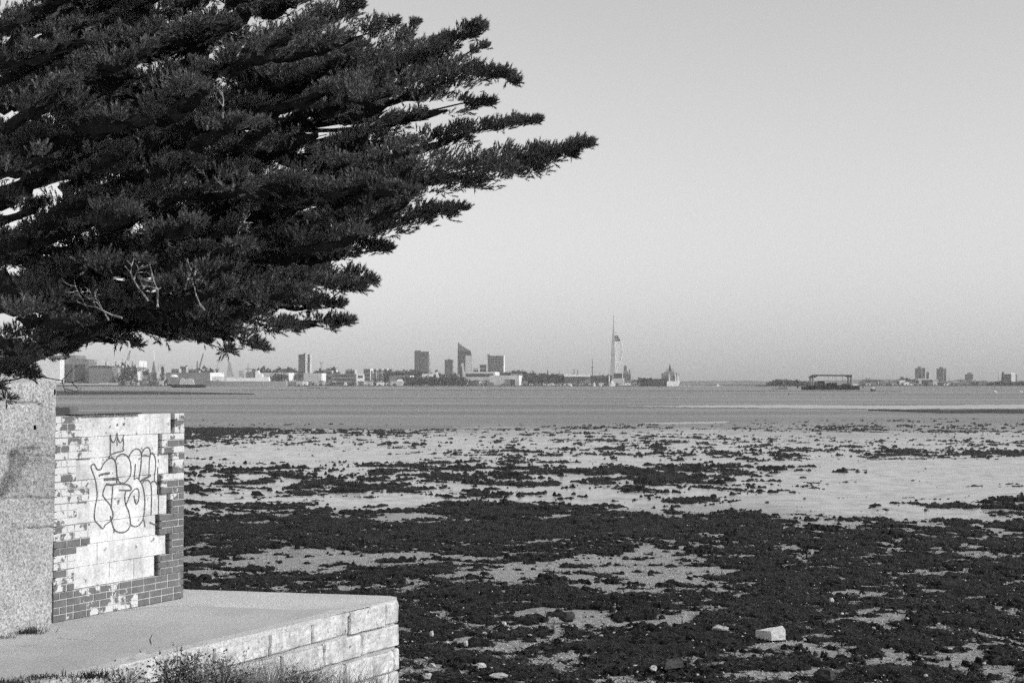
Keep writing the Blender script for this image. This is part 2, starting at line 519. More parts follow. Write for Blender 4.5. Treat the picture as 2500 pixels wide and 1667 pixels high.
# low banks left dry out in the water
def bank(name, pts_near, pts_far, h, label, mat):
    """a low ridge on the water between two shore lines given in ground points"""
    n = 60; K = 7
    a = np.array([(p.x, p.y) for p in pts_near]); b = np.array([(p.x, p.y) for p in pts_far])
    ta = np.linspace(0, 1, len(a)); tb = np.linspace(0, 1, len(b)); t = np.linspace(0, 1, n)
    A = np.stack([np.interp(t, ta, a[:, i]) for i in (0, 1)], -1); B = np.stack([np.interp(t, tb, b[:, i]) for i in (0, 1)], -1)
    V = []
    for k in range(K):
        s = k / (K - 1)
        Q = A * (1 - s) + B * s
        z = h * math.sin(math.pi * s) ** 0.5 * (1 + 0.25 * fbm(t * 9, t * 0 + k, 5, 3)) if 0 < s < 1 else 0 * t - 0.05
        V.append(np.stack([Q[:, 0], Q[:, 1], z + 0 * t], -1))
    V = np.stack(V, 0).reshape(-1, 3)
    idx = np.arange(K * n).reshape(K, n)
    F = np.stack([idx[:-1, :-1], idx[:-1, 1:], idx[1:, 1:], idx[1:, :-1]], -1).reshape(-1, 4)
    o = link(name, np_mesh(name, V, F, True), mat)
    return tag(o, label, kind='structure')
bank('mud_bank', [ground(60, 965, 0), ground(400, 963.5, 0), ground(620, 963.2, 0)], [ground(60, 953.5, 0), ground(400, 955, 0), ground(620, 962.4, 0)], 0.35,
     'long dark mud bank tapering out into the water', M['bank_mud'])
bank('mud_bank', [ground(2120, 1002, 0), ground(2300, 1009, 0), ground(2620, 1011, 0)], [ground(2120, 1001.4, 0), ground(2300, 1000.5, 0), ground(2620, 998.5, 0)], 0.22,
     'dark weedy bank at the edge of the pale shallows', M['bank_mud'])
bank('mud_bank', [ground(560, 952.2, 0), ground(1400, 953.0, 0), ground(2200, 956, 0)], [ground(560, 951.6, 0), ground(1400, 952.0, 0), ground(2200, 955, 0)], 0.10,
     'thin dark line of a far mud bank before the dockyard', M['bank_mud'])
# wet sand just awash: paler sheets off the mud edge
def flat(name, outline, z, mat, label):
    rr_ = random.Random(len(outline)); dense = []
    for (xa, ya), (xb, yb) in zip(outline, outline[1:] + outline[:1]):
        k_ = max(1, int(abs(xb - xa) / 12))
        dense += [(xa + (xb - xa) * i / k_ + rr_.uniform(-5, 5), ya + (yb - ya) * i / k_ + rr_.uniform(-.8, .8)) for i in range(k_)]
    pts = [ground(x, y, z) for x, y in dense]
    mbb = MB(); mbb.add(pts, [tuple(range(len(pts)))])
    return tag(mbb.build(name, mat), label, kind='structure')
M['wet_sand'] = plain('wet_sand', 0.32, 0.26, 0.12, 0.05, 0.5)
flat('sandbar', [(1500, 992), (1700, 989.5), (1950, 988), (2150, 990), (2620, 986), (2620, 997), (2300, 998), (2150, 999), (2000, 997), (1750, 994.5)], 0.06, M['wet_sand'], 'pale wet sandbar lying awash in the shallows')
flat('sandbar', [(1300, 1040), (1560, 1033), (1790, 1028), (1740, 1036), (1560, 1041), (1420, 1044)], 0.05, M['wet_sand'], 'narrow pale sandbar close to the weed')

# ------------------------------------------------------------------ quay, sea wall, brick wall, concrete wall
PZ = 2.69                                                   # top of the quay
BL, BR = ground(129, 1521, PZ), ground(449, 1459, PZ)       # foot of the brick wall
QC, QF = ground(976, 1463, PZ), ground(213, 1642, PZ)       # corner and front edge of the quay
CL, CR = ground(0, 1553, PZ), ground(126, 1531, PZ)         # foot of the concrete wall

class Plane:
    """a vertical plane: u along it, v up, n out of it (towards the viewer)"""
    def __init__(s, a, b):
        s.o = a.copy(); s.u = (b - a); s.u.z = 0; s.L = s.u.length; s.u.normalize()
        s.n = Vector((s.u.y, -s.u.x, 0))
        s.yaw = math.atan2(s.u.y, s.u.x)
    def uv(s, px, py, off=0.0):
        d = ray(px, py); e = Vector((0, 0, EYE))
        p0 = s.o + s.n * off
        t = (p0 - e).dot(s.n) / d.dot(s.n)
        p = e + d * t - s.o
        return p.dot(s.u), p.z
    def w(s, u, v, n=0.0):
        return s.o + s.u * u + Vector((0, 0, v)) + s.n * n
    def mat(s, u, v, n=0.0, roll=0.0):
        m = Matrix.Rotation(s.yaw, 4, 'Z') @ Matrix.Rotation(roll, 4, 'Y')
        m.translation = s.w(u, v, n)
        return m

def chamfer_box(name, w, d, h, c=0.004, seed=0, jit=0.0, nx=1, nz=1, crumble=0.0):
    """a block whose front face (local -Y) looks out; front edges rounded; optional worn face"""
    r = random.Random(seed)
    xs = [0, c] + [c + (w - 2 * c) * (i + 1) / (nx + 1) for i in range(nx)] + [w - c, w]
    zs = [0, c] + [c + (h - 2 * c) * (i + 1) / (nz + 1) for i in range(nz)] + [h - c, h]
    v = []; f = []
    NX, NZ = len(xs), len(zs)
    for k, z in enumerate(zs):
        for i, x in enumerate(xs):
            edge = (i in (0, NX - 1)) or (k in (0, NZ - 1))
            y = c if edge else 0.0
            q = 1.0 if not edge else 0.6
            y += r.uniform(-jit, jit) * q + (r.uniform(0, crumble) if edge else 0)
            dx = r.uniform(-jit, jit) if edge or jit else 0
            dz = r.uniform(-jit, jit) if edge or jit else 0
            v.append((x + dx, y, z + dz))
    for k in range(NZ - 1):
        for i in range(NX - 1):
            f.append((k * NX + i, k * NX + i + 1, (k + 1) * NX + i + 1, (k + 1) * NX + i))
    b = len(v)
    ring = [i for i in range(NX)] + [k * NX + NX - 1 for k in range(1, NZ)] + [(NZ - 1) * NX + i for i in range(NX - 2, -1, -1)] + [k * NX for k in range(NZ - 2, 0, -1)]
    for i in ring:
        x, y, z = v[i]; v.append((x, d, z))
    n = len(ring)
    for j in range(n):
        f.append((ring[(j + 1) % n], ring[j], b + j, b + (j + 1) % n))
    f.append(tuple(b + j for j in range(n)))
    me = bpy.data.meshes.new(name); me.from_pydata(v, [], f); me.update()
    return me

# --- the quay surface: a rough strip along the sea side, a smoother screed, and the rough lip over the stones
qd = (QF - QC).normalized()                                  # along the front, towards the viewer
far_a = BR + (BL - BR).normalized() * -0.06
far0 = ground(449, 1437, PZ); far1 = ground(950, 1453, PZ)
def slab(name, outline, z, mat, label, t=0.12, seed=1, lump=0.004, step=0.10):
    """an uneven slab: its outline subdivided and roughened, its top a fan of small facets"""
    pts = []
    r = random.Random(seed)
    for i, p in enumerate(outline):
        q = outline[(i + 1) % len(outline)]
        n = max(1, int((Vector(q) - Vector(p)).length / step)) if (Vector(q) - Vector(p)).length < 6 else 4
        for k in range(n):
            a = Vector(p).lerp(Vector(q), k / n)
            pts.append((a.x + r.uniform(-1, 1) * lump * 2, a.y + r.uniform(-1, 1) * lump * 2))
    n = len(pts)
    v = [(x, y, z) for x, y in pts] + [(x, y, z - t) for x, y in pts]
    f = [tuple(range(n))] + [(i, n + i, n + (i + 1) % n, (i + 1) % n) for i in range(n)]
    mbb = MB(); mbb.add(v, f)
    return tag(mbb.build(name, mat), label, kind='structure')
def xy(p): return (p.x, p.y)
F2 = QC + qd * 9.5
seam0 = ground(300, 1487, PZ); seam1 = ground(445, 1476, PZ); seam2 = ground(700, 1487, PZ); seam3 = ground(905, 1480, PZ)
back_l = far0 + Vector((-6, 3.3, 0))
slab('pavement', [xy(back_l), xy(seam0 + Vector((-6, 0, 0))), xy(seam0), xy(seam1), xy(seam2), xy(seam3), xy(QC + Vector((-.03, .0, 0))), xy(ground(968, 1456, PZ)), xy(far1), xy(far0)][::-1], PZ - 0.004, M['pavement_coarse'],
     'rough pale concrete strip along the seaward edge of the quay', seed=2)
lip = 0.13
ln_ = Vector((-qd.y, qd.x, 0));  ln_ = ln_ if ln_.x < 0 else -ln_
slab('pavement', [xy(seam0 + Vector((-6, -0.01, 0))), xy(F2 + Vector((-6, 0, 0))), xy(F2 + ln_ * 0.03), xy(QC + qd * 0.3 + ln_ * 0.03), xy(seam3 + Vector((0, -.012, 0))), xy(seam2 + Vector((0, -.012, 0))), xy(seam1 + Vector((0, -.012, 0))), xy(seam0 + Vector((0, -.012, 0)))], PZ, M['pavement_fine'],
     'smooth grey concrete walkway of the quay', seed=3)
slab('kerb', [xy(QC + qd * 0.12 + ln_ * 0.15), xy(F2 + ln_ * 0.15), xy(F2 + ln_ * 0.004), xy(QC + qd * 0.05 + ln_ * 0.006)], PZ + 0.003, M['pavement_coarse'],
     'crumbling concrete lip along the top of the sea wall', t=0.05, seed=4, lump=0.007, step=0.05)
# cracks and a dropped seam show as thin dark gaps
cr = MB()
for pl in ([(445, 1476), (480, 1474), (520, 1476)], [(140, 1556), (165, 1558), (215, 1562)], [(372, 1548), (366, 1560), (370, 1572)], [(52, 1576), (100, 1573)], [(300, 1490), (360, 1482), (440, 1477)]):
    pts = [ground(x, y, PZ + 0.004) for x, y in pl]
    for a, b in zip(pts[:-1], pts[1:]):
        s = Vector((-(b - a).y, (b - a).x, 0)).normalized() * 0.0035
        cr.add([a - s, b - s * .6, b + s * .6, a + s], [(0, 1, 2, 3)])
o = cr.build('pavement', M['near_black']); tag(o, 'hairline cracks in the walkway', kind='structure'); o.name = 'pavement_crack'

# --- sea wall of stone blocks
sw = thing('sea_wall', 'pale squared stone sea wall holding up the quay above the weedy shore', 'sea wall')
FP = Plane(F2.copy(), QC.copy()); FP.o.z = 0
Lf = FP.L
def sfront(px, py): return FP.uv(px, py)
core = MB()
me = chamfer_box('lime_mortar', Lf - 0.05, 0.7, PZ - 0.07 + 0.6, 0.01, 5, 0.006, 46, 12)
co = link('mortar', me, M['lime_mortar'], sw); co.matrix_basis = FP.mat(0, -0.6, -0.028)
end = MB(); pe = Plane(QC, far1)
ROWS = [(PZ - 0.235, 0.230), (PZ - 0.485, 0.222), (PZ - 0.735, 0.220), (PZ - 0.985, 0.222), (PZ - 1.24, 0.225), (PZ - 1.49, 0.222)]
def zz(X): return 400 + X / 3.92
CUTS = [[2262, 2120, 1770, 1425, 1015, 480, 300, 20, -330, -560], [2262, 1895, 1530, 1125, 690, 330, -60], [2270, 2200, 1735, 1290, 840, 420, 0, -300]]
tops = [1430, 1530, 1590]
rs = random.Random(11)
for r_, (zb, h) in enumerate(ROWS):
    if r_ < 3:
        us = []
        for X in CUTS[r_]:
            px = zz(X)
            # find u on the wall for this column at the height of the course
            u = FP.uv(px, 1500)[0]
            us.append(min(u, Lf))
        us[0] = Lf
    else:
        us = [Lf]
        while us[-1] > 0: us.append(us[-1] - rs.uniform(0.36, 0.6))
    while us[-1] > 0.4 and r_ < 3: us.append(us[-1] - rs.uniform(0.36, 0.6))
    for i in range(len(us) - 1):
        a, b = us[i + 1], us[i]
        g = 0.012
        if b - a < 0.05: continue
        me = chamfer_box('stone', b - a - 2 * g, 0.22, h * rs.uniform(0.97, 1.02), 0.013, 100 + r_ * 40 + i, 0.0055, 5, 4, 0.008)
        o = link('stone', me, M['limestone'], sw)
        o.matrix_basis = FP.mat(a + g, zb + rs.uniform(-.004, .004), rs.uniform(-0.002, 0.012), rs.uniform(-0.012, 0.012))
    # the return of each course along the seaward end
    uu = 0.03; k = 0
    EP = Plane(QC, far1)
    EP.o.z = 0; EP.n = -EP.n if EP.n.dot(Vector((1, 0, 0))) < 0 else EP.n
settle(sw)

# seaward side of the quay, below the far edge
fill = MB()
poly = [xy(QC + ln_ * 0.30), xy(far1 + Vector((-.02, -.03, 0))), xy(far0 + Vector((0, -.03, 0))), xy(back_l), xy(F2 + Vector((-6, 0, 0))), xy(F2 + ln_ * 0.5)]
n = len(poly)
fill.add([(x, y, 0.3) for x, y in poly] + [(x, y, PZ - 0.06) for x, y in poly], [tuple(range(n - 1, -1, -1)), tuple(range(n, 2 * n))] + [(i, (i + 1) % n, n + (i + 1) % n, n + i) for i in range(n)])
tag(fill.build('ground', M['lime_mortar']), 'fill under the quay', kind='structure')

# --- brick wall with the blocked-up opening
bwall = thing('brick_wall', 'low brick wall with whitewashed block infill and bubble letter graffiti', 'wall')
WP = Plane(BL, BR); WP.o.z = 0
WL = WP.L
vtop = WP.uv(300, 1012)[1]
NC = 28
ch = (vtop - PZ) / NC
me = chamfer_box('mortar', WL - 0.012, 0.20, vtop - PZ - 0.006, 0.003, 3, 0.0, 1, 1)
o = link('mortar', me, M['mortar'], bwall); o.matrix_basis = WP.mat(0.006, PZ, -0.085)
def bed(u0, u1, c0, c1):
    me = chamfer_box('mortar', u1 - u0 - 0.05, 0.08, (c1 - c0) * ch - 0.004, 0.003, 3, 0.0, 1, 1)
    o = link('mortar', me, M['mortar'], bwall); o.matrix_basis = WP.mat(u0 + (0.045 if c0 else 0.012), PZ + c0 * ch + 0.002, -0.006)
def U(px, py=1250): return WP.uv(px, py)[0]
pitch = WL / 10.4                                            # one stretcher and its joint
JT = 0.0085
bm_cache = {}
def brick_mesh(w, m, d):
    key = (round(w, 2), m, d)
    if key not in bm_cache:
        me = chamfer_box('brick', round(w, 2) - JT, d, ch - JT, 0.004, 1, 0.0, 0, 0)
        me.materials.append(M[m]); bm_cache[key] = me
    return bm_cache[key]
rb = random.Random(21)
def put_brick(u0, u1, c, m):
    if u1 - u0 < 0.03: return
    o = link('brick', brick_mesh(u1 - u0, m, 0.09), None, bwall)
    o.matrix_basis = WP.mat(u0 + JT / 2, PZ + c * ch + JT / 2, rb.uniform(-0.0015, 0.0025), rb.uniform(-.004, .004))
def course(u0, u1, c, mfun, from_right=False):
    half = pitch / 2
    cells = []
    if from_right:
        x = u1; first = half if c % 2 else pitch
        while x > u0 + 0.01:
            a = max(u0, x - first); 
            if a - u0 < 0.04: a = u0
            cells.append((a, x)); x = a; first = pitch if rb.random() > 0.2 else half
    else:
        x = u0; first = half if c % 2 else pitch
        while x < u1 - 0.01:
            b = min(u1, x + first)
            if u1 - b < 0.04: b = u1
            cells.append((x, b)); x = b; first = pitch if rb.random() > 0.2 else half
    for a, b in cells: put_brick(a, b, c, mfun((a + b) / 2, c))
# eight block rows over four full courses of brick: where the brick meets the infill on each side
RIGHT = [387, 414, 389, 416, 393, 420, 394, 425]             # photograph columns, from the bottom block row upwards
LEFT = [183, 188, 222, 188, 220, 186, 226, 199]
def m_bottom(u, c):
    q = u / WL
    if c == 3: return 'bare_brick' if (q > .6 or q < .12) else 'flaking_brick'
    if .2 < q < .62: return 'flaking_brick'
    return 'bare_brick' if (q > .55 or rb.random() < 0.6) else 'flaking_brick'
for c in range(4): course(0, WL, c, m_bottom)
bed(0, WL, 0, 4)
def m_left(u, c):
    if c < 7: return rb.choice(['bare_brick', 'flaking_brick', 'flaking_brick'])
    if c < 11: return 'bare_brick' if c in (9, 10) and u < 0.5 * WL else 'painted_brick'
    return rb.choice(['painted_brick', 'painted_brick', 'flaking_brick', 'flaking_brick']) if 0.03 < u else 'painted_brick'
def m_right(u, c):
    if c < 13: return 'bare_brick'
    if c < 17: return rb.choice(['bare_brick', 'bare_brick', 'flaking_brick'])
    if c < 24: return rb.choice(['flaking_brick', 'painted_brick', 'bare_brick'])
    return rb.choice(['painted_brick', 'painted_brick', 'flaking_brick'])
SPL = {0: [1195, 1455], 1: [1065], 7: [1615]}
REC = -0.034
for r_ in range(8):
    for k in range(3):
        c = 4 + r_ * 3 + k
        course(0, U(LEFT[r_]), c, m_left)
        course(U(RIGHT[r_]), WL, c, m_right, True)
    bed(0, U(LEFT[r_]), 4 + 3 * r_, 7 + 3 * r_); bed(U(RIGHT[r_]), WL, 4 + 3 * r_, 7 + 3 * r_)
    a, b = U(LEFT[r_]) + 0.004, U(RIGHT[r_]) - 0.022
    cuts = [a] + [U(x / 4.356) for x in SPL.get(r_, [])] + [b]
    for i in range(len(cuts) - 1):
        w = cuts[i + 1] - cuts[i] - 0.004
        me = chamfer_box('render_block', w, 0.07, 3 * ch - 0.003, 0.003, 60 + r_ * 5 + i, 0.0012, 6, 3, 0.003)
        o = link('render_block', me, M['white_render'], bwall)
        o.matrix_basis = WP.mat(cuts[i] + 0.002, PZ + (4 + 3 * r_) * ch + 0.0015, REC)
mb = MB(); a, b = U(170, 1012), U(344, 1012)
mb.box((0, -0.010, 0), (b - a, 0.05, 0.012))
o = mb.build('dark_strip', M['near_black'], bwall); o.matrix_basis = WP.mat(a, vtop + 0.003, 0.0)  # thin near-black strip along the top of the wall

# graffiti: sprayed lines, a thin film over the infill
GR = [
 [(315, 545), (318, 460), (318, 400), (316, 330)], [(316, 322), (325, 375), (345, 410), (365, 400), (385, 350), (393, 300)], [(393, 305), (398, 360), (415, 400), (432, 415), (455, 375), (472, 325)],
 [(462, 370), (466, 430), (462, 480), (470, 500), (430, 515), (370, 530), (320, 555), (296, 590)], [(392, 380), (394, 450)],
 [(210, 720), (235, 665), (270, 620), (310, 590), (345, 592), (370, 620), (385, 680), (390, 760), (388, 830), (395, 880)], [(100, 690), (104, 672), (122, 658), (143, 665), (155, 690), (170, 715), (210, 720)],
 [(100, 690), (112, 730), (135, 790), (152, 850), (164, 930), (170, 1000), (162, 1060), (150, 1120), (140, 1190), (138, 1260), (152, 1300), (190, 1340), (232, 1380), (260, 1340), (300, 1310), (330, 1290)],
 [(188, 790), (210, 775), (260, 765), (312, 757)], [(245, 830), (300, 826), (390, 820)],
 [(378, 610), (400, 570), (440, 545), (480, 548), (515, 575), (538, 620), (550, 690), (548, 760), (530, 810), (490, 855), (450, 872), (415, 850), (398, 800), (388, 740), (385, 680)],
 [(525, 590), (540, 545), (575, 500), (620, 485), (650, 500), (668, 545), (668, 580)], [(668, 545), (690, 500), (720, 470), (750, 475), (766, 510), (765, 570), (756, 640), (752, 780)], [(668, 570), (664, 650), (655, 730), (640, 820), (655, 850)],
 [(668, 565), (715, 562), (760, 568)], [(768, 545), (790, 530), (812, 560), (826, 610), (826, 700), (815, 780), (812, 850)], [(600, 650), (596, 720), (588, 780), (588, 825), (612, 812), (640, 820)], [(632, 600), (658, 592)],
 [(655, 850), (690, 830), (740, 800), (772, 780)], [(388, 880), (330, 890), (270, 880)], [(270, 885), (250, 930), (234, 985), (240, 1020), (270, 1060), (310, 1110), (328, 1150), (346, 1200), (346, 1250), (330, 1290)],
 [(388, 882), (450, 880), (500, 885), (540, 905), (553, 935), (535, 952), (480, 950), (418, 948)], [(345, 905), (340, 980), (334, 1060), (328, 1150)], [(490, 960), (480, 1020), (485, 1080), (498, 1130), (520, 1180), (535, 1240), (542, 1300), (540, 1350), (510, 1400), (460, 1424), (410, 1422), (365, 1395), (342, 1340), (330, 1290)],
 [(498, 1110), (520, 1050), (550, 985), (590, 940), (620, 932), (638, 960), (640, 1010), (632, 1070), (612, 1105), (596, 1075), (586, 1030), (586, 1010)], [(655, 850), (680, 900), (698, 980), (706, 1060), (702, 1160), (690, 1260), (660, 1320), (620, 1355), (580, 1355), (545, 1340)],
 [(680, 870), (700, 845), (735, 838), (765, 860), (776, 900), (782, 1000), (780, 1130), (776, 1230)], [(776, 870), (800, 850), (830, 862), (852, 900), (858, 980), (860, 1080), (858, 1200), (855, 1310), (840, 1335), (800, 1330), (760, 1310)],
 [(690, 1270), (700, 1310), (710, 1365)], [(855, 690), (850, 740), (860, 800), (885, 870), (898, 930), (895, 1000)], [(360, 1380), (358, 1430)], [(330, 1290), (318, 1240)], [(858, 600), (860, 640)], [(858, 545), (855, 565)],
 [(318, 222), (312, 248)], [(398, 205), (395, 228)], [(468, 195), (468, 222)], [(372, 1040), (374, 1052)], [(408, 1085), (402, 1105)], [(344, 750), (344, 768)]]
FAT = {8: 1.7, 9: 1.9, 18: 1.9, 19: 1.8, 21: 1.2, 33: 1.8, 35: 2.4, 36: 2.4, 37: 2.4, 38: 1.6, 40: 1.8, 31: 1.6}
def catmull(p, n=5):
    if len(p) < 3: return p
    q = [p[0]] + list(p) + [p[-1]]
    out = []
    for i in range(1, len(q) - 2):
        p0, p1, p2, p3 = q[i - 1], q[i], q[i + 1], q[i + 2]
        for k in range(n):
            t = k / n
            out.append(tuple(0.5 * (2 * b + (c - a) * t + (2 * a - 5 * b + 4 * c - d) * t * t + (3 * b - a - 3 * c + d) * t ** 3) for a, b, c, d in zip(p0, p1, p2, p3)))
    out.append(p[-1]); return out
g = MB()
for i, st in enumerate(GR):
    pts = []
    for X, Y in catmull(st):
        u, v = WP.uv(200 + X / 4.61, 990 + Y / 4.61, REC)
        pts.append(WP.w(u, v, REC + 0.0055))
    wd0 = 0.0068 * FAT.get(i, 1.0)
    v = []; f = []
    for k, p in enumerate(pts):
        t = (pts[min(k + 1, len(pts) - 1)] - pts[max(k - 1, 0)])
        s = t.cross(WP.n).normalized() * wd0 * rb.uniform(0.75, 1.15) * (0.75 if k in (0, len(pts) - 1) else 1)
        v += [p - s, p + s]
    for k in range(len(pts) - 1): f.append((2 * k, 2 * k + 1, 2 * k + 3, 2 * k + 2))
    g.add(v, f)
g.build('graffiti', M['graffiti_paint'], bwall)
settle(bwall)

# grey block seen behind the wall's near end
gb = MB(); p = at(140, 1012, 16.2); q = at(170, 992, 16.2)
gb.box((p.x - 0.25, 16.2, PZ), (q.x, 16.55, q.z - .01))
M['grey_block'] = speckle('grey_block', 0.13, 0.2, 3, 60)
tag(gb.build('concrete_post', M['grey_block']), 'dark grey concrete post just showing above the brick wall', 'post')

# --- rough concrete wall
cw = thing('concrete_wall', 'tall rough concrete wall with pitted face and square holes beside the bricks', 'wall')
CP = Plane(CL + (CL - CR).normalized() * 2.2, CR); CP.o.z = 0
CWL = CP.L
nu, nv = 200, 170
ztl = CP.uv(2, 941)[1]; ztr = CP.uv(141, 928)[1]
u = np.linspace(0, CWL, nu); t = np.linspace(0, 1, nv)
UU, TT = np.meshgrid(u, t, indexing='ij')
top = ztl + (ztr - ztl) * np.clip((UU - (CWL - 0.62)) / 0.62, -3, 1)
VV = (PZ - 0.02) + TT * (top - PZ + 0.02)
lean = 0.035 * TT * np.clip((UU - CWL + 1.0) / 1.0, 0, 1)
dep = 0.003 * fbm(UU * 3, VV * 3, 9, 3) + 0.0016 * fbm(UU * 26, VV * 26, 12, 3, 0.7) - 0.012 * np.clip(fbm(UU * 24, VV * 24, 19, 2) - 1.5, 0, 1.0)
dep += 0.008 * np.clip((0.5 - TT) / 0.5, 0, 1) * np.clip(fbm(UU * 11, VV * 11, 30, 3), -1.6, 0.6)
def rect_px(x0, y0, x1, y1):
    (a, b), (c, d) = CP.uv(x0 / 4.356, 880 + y1 / 4.356), CP.uv(x1 / 4.356, 880 + y0 / 4.356)
    return a, b, c, d
holes = np.zeros(UU.shape, bool)
for r_ in ((527, 303, 560, 375), (318, 675, 357, 750)):
    a, b, c, d = rect_px(*r_)
    holes |= (UU > a - .004) & (UU < c + .004) & (VV > b) & (VV < d)
def groove(pts, wd, d):
    global dep
    for (xa, ya), (xb, yb) in zip(pts[:-1], pts[1:]):
        ua, va = CP.uv(xa / 4.356, 880 + ya / 4.356); ub, vb = CP.uv(xb / 4.356, 880 + yb / 4.356)
        L2 = (ub - ua) ** 2 + (vb - va) ** 2
        s = np.clip(((UU - ua) * (ub - ua) + (VV - va) * (vb - va)) / L2, 0, 1)
        dist = np.hypot(UU - ua - s * (ub - ua), VV - va - s * (vb - va))
        dep = np.where(dist < wd, np.minimum(dep, -d), dep)
groove([(40, 455), (400, 462), (396, 648)], 0.010, 0.035)
groove([(180, 940), (370, 935), (380, 1010)], 0.009, 0.03)
groove([(0, 1000), (200, 1010), (560, 1030)], 0.008, 0.022)
groove([(130, 1805), (300, 1785), (540, 1770)], 0.009, 0.03)
groove([(0, 1470), (250, 1455), (540, 1470)], 0.008, 0.022)
edge = np.clip((UU - (CWL - 0.05)) / 0.05, 0, 1)
dep = dep - edge ** 2 * 0.02
P = np.empty(UU.shape + (3,))
for i in range(3):
    P[..., i] = CP.o[i] + CP.u[i] * (UU + lean) + CP.n[i] * (0.02 + dep)
P[..., 2] = VV
Q = P.copy(); 
for i in range(2): Q[..., i] -= CP.n[i] * 0.38
idx = np.arange(nu * nv).reshape(nu, nv)
F = [np.stack([idx[:-1, :-1], idx[1:, :-1], idx[1:, 1:], idx[:-1, 1:]], -1).reshape(-1, 4)]
F[0] = F[0][~holes.ravel()[F[0]].all(1)]                  # open sockets into the hollow wall
off = nu * nv
ring = np.concatenate([idx[:, 0], idx[-1, 1:], idx[-2::-1, -1], idx[0, -2:0:-1]])
nr = len(ring)
Vb = Q.reshape(-1, 3)[ring]; Vb[:, 2] += 0.0
j = np.arange(nr)
F.append(np.stack([ring[(j + 1) % nr], ring[j], off + j, off + (j + 1) % nr], -1))
o = link('wall_body', np_mesh('wall_body', np.concatenate([P.reshape(-1, 3), Vb]), np.concatenate(F)), M['concrete_rough'], cw)
bk = MB(); bk.box((0, 0, 0), (CWL, 0.03, ztr - PZ)); o = bk.build('wall_back', M['concrete_rough'], cw); o.matrix_basis = CP.mat(0, PZ, -0.36)
settle(cw)

# --- ground: the bank before the sea wall and the land the tree stands on
nx, ny = 70, 70
gx = np.linspace(-26, 9, nx); gy = np.linspace(-14, 26, ny)
GX, GY = np.meshgrid(gx, gy, indexing='ij')
lim = EYE - 0.206 * np.clip(GY, 0, 99) - 0.16
gz = np.minimum(3.4, lim)
side = np.clip((GX + 0.6 + 0.10 * (GY - 12)) / 6.0, 0, 1)
gz = gz - side * 2.6
gz = np.where(GY > 14.5, gz - (GY - 14.5) * 0.5, gz)
# behind the front line of the quay the land lies just under the paving
sgn = (GX - QC.x) * ln_.x + (GY - QC.y) * ln_.y
gz = np.where(sgn > 0.15, np.minimum(gz, PZ - 0.10), gz)
land = np.clip((-GX - 8.5) / 2.0, 0, 1)
gz = np.where(sgn > 0.15, gz + land * 0.15, gz)
gz = gz + 0.03 * fbm(GX, GY, 8, 3) * (sgn < 0)
idx = np.arange(nx * ny).reshape(nx, ny)
F = np.stack([idx[:-1, :-1], idx[1:, :-1], idx[1:, 1:], idx[:-1, 1:]], -1).reshape(-1, 4)
o = link('terrain', np_mesh('terrain', np.stack([GX, GY, gz], -1).reshape(-1, 3), F, True), M['earth'])
tag(o, 'grassy bank in front of the sea wall', kind='structure')
def bank_z(x, y):
    i = np.clip(np.searchsorted(gx, x), 1, nx - 1); j = np.clip(np.searchsorted(gy, y), 1, ny - 1)
    return gz[i, j]

# dry grass along the foot of the sea wall
def blades(n, xs, ys, zs, hmin, hmax, spread, wd, seed):
    r = np.random.default_rng(seed)
    n = len(xs)
    a = r.uniform(0, 6.283, n); l = r.uniform(hmin, hmax, n); tilt = np.abs(r.normal(0, spread, n))
    d = np.stack([np.cos(a) * np.sin(tilt), np.sin(a) * np.sin(tilt), np.cos(tilt)], -1)
    bend = np.stack([np.cos(a), np.sin(a), -0.3 + 0 * a], -1) * (l * r.uniform(0.05, 0.35, n))[:, None]
    b = r.uniform(0, 6.283, n)
    s = np.stack([np.cos(b), np.sin(b), 0 * b], -1) * wd
    p0 = np.stack([xs, ys, zs], -1); p1 = p0 + d * (l * 0.55)[:, None] + bend * 0.25; p2 = p0 + d * l[:, None] + bend
    V = np.stack([p0 - s, p0 + s, p1 - s * .8, p1 + s * .8, p2], 1)
    base = 5 * np.arange(n)[:, None, None]
    F = (np.array([(0, 1, 3), (0, 3, 2), (2, 3, 4)])[None] + base).reshape(-1, 3)
    return V.reshape(-1, 3), F
r = np.random.default_rng(5)
n = 5200
t = r.random(n) ** 0.8; s = np.abs(r.normal(0, 0.35, n)) + 0.06
t = 0.60 + 0.40 * t
bx = F2.x + (QC.x - F2.x) * t - ln_.x * s; by = F2.y + (QC.y - F2.y) * t - ln_.y * s
clump = vnoise(bx * 2.2, by * 2.2, 3)
k = r.random(n) < np.clip(clump * 1.6 - 0.25, 0.05, 1)
bx, by = bx[k], by[k]
V, F = blades(0, bx, by, bank_z(bx, by) - 0.03, 0.22, 0.62, 0.38, 0.0032, 6)
o = link('grass', np_mesh('grass', V, F), M['dry_grass']); tag(o, 'dry thin grass stems in front of the sea wall', kind='stuff')

# ------------------------------------------------------------------ the cypress overhanging from the left
K_ = 2500 / 2352.0                                          # the sketch below was measured on a 2352-wide view
def A(x, y, Y): return at(x * K_, y * K_, Y)
TRUNK = Vector((-7.6, 11.6, PZ - 0.2))
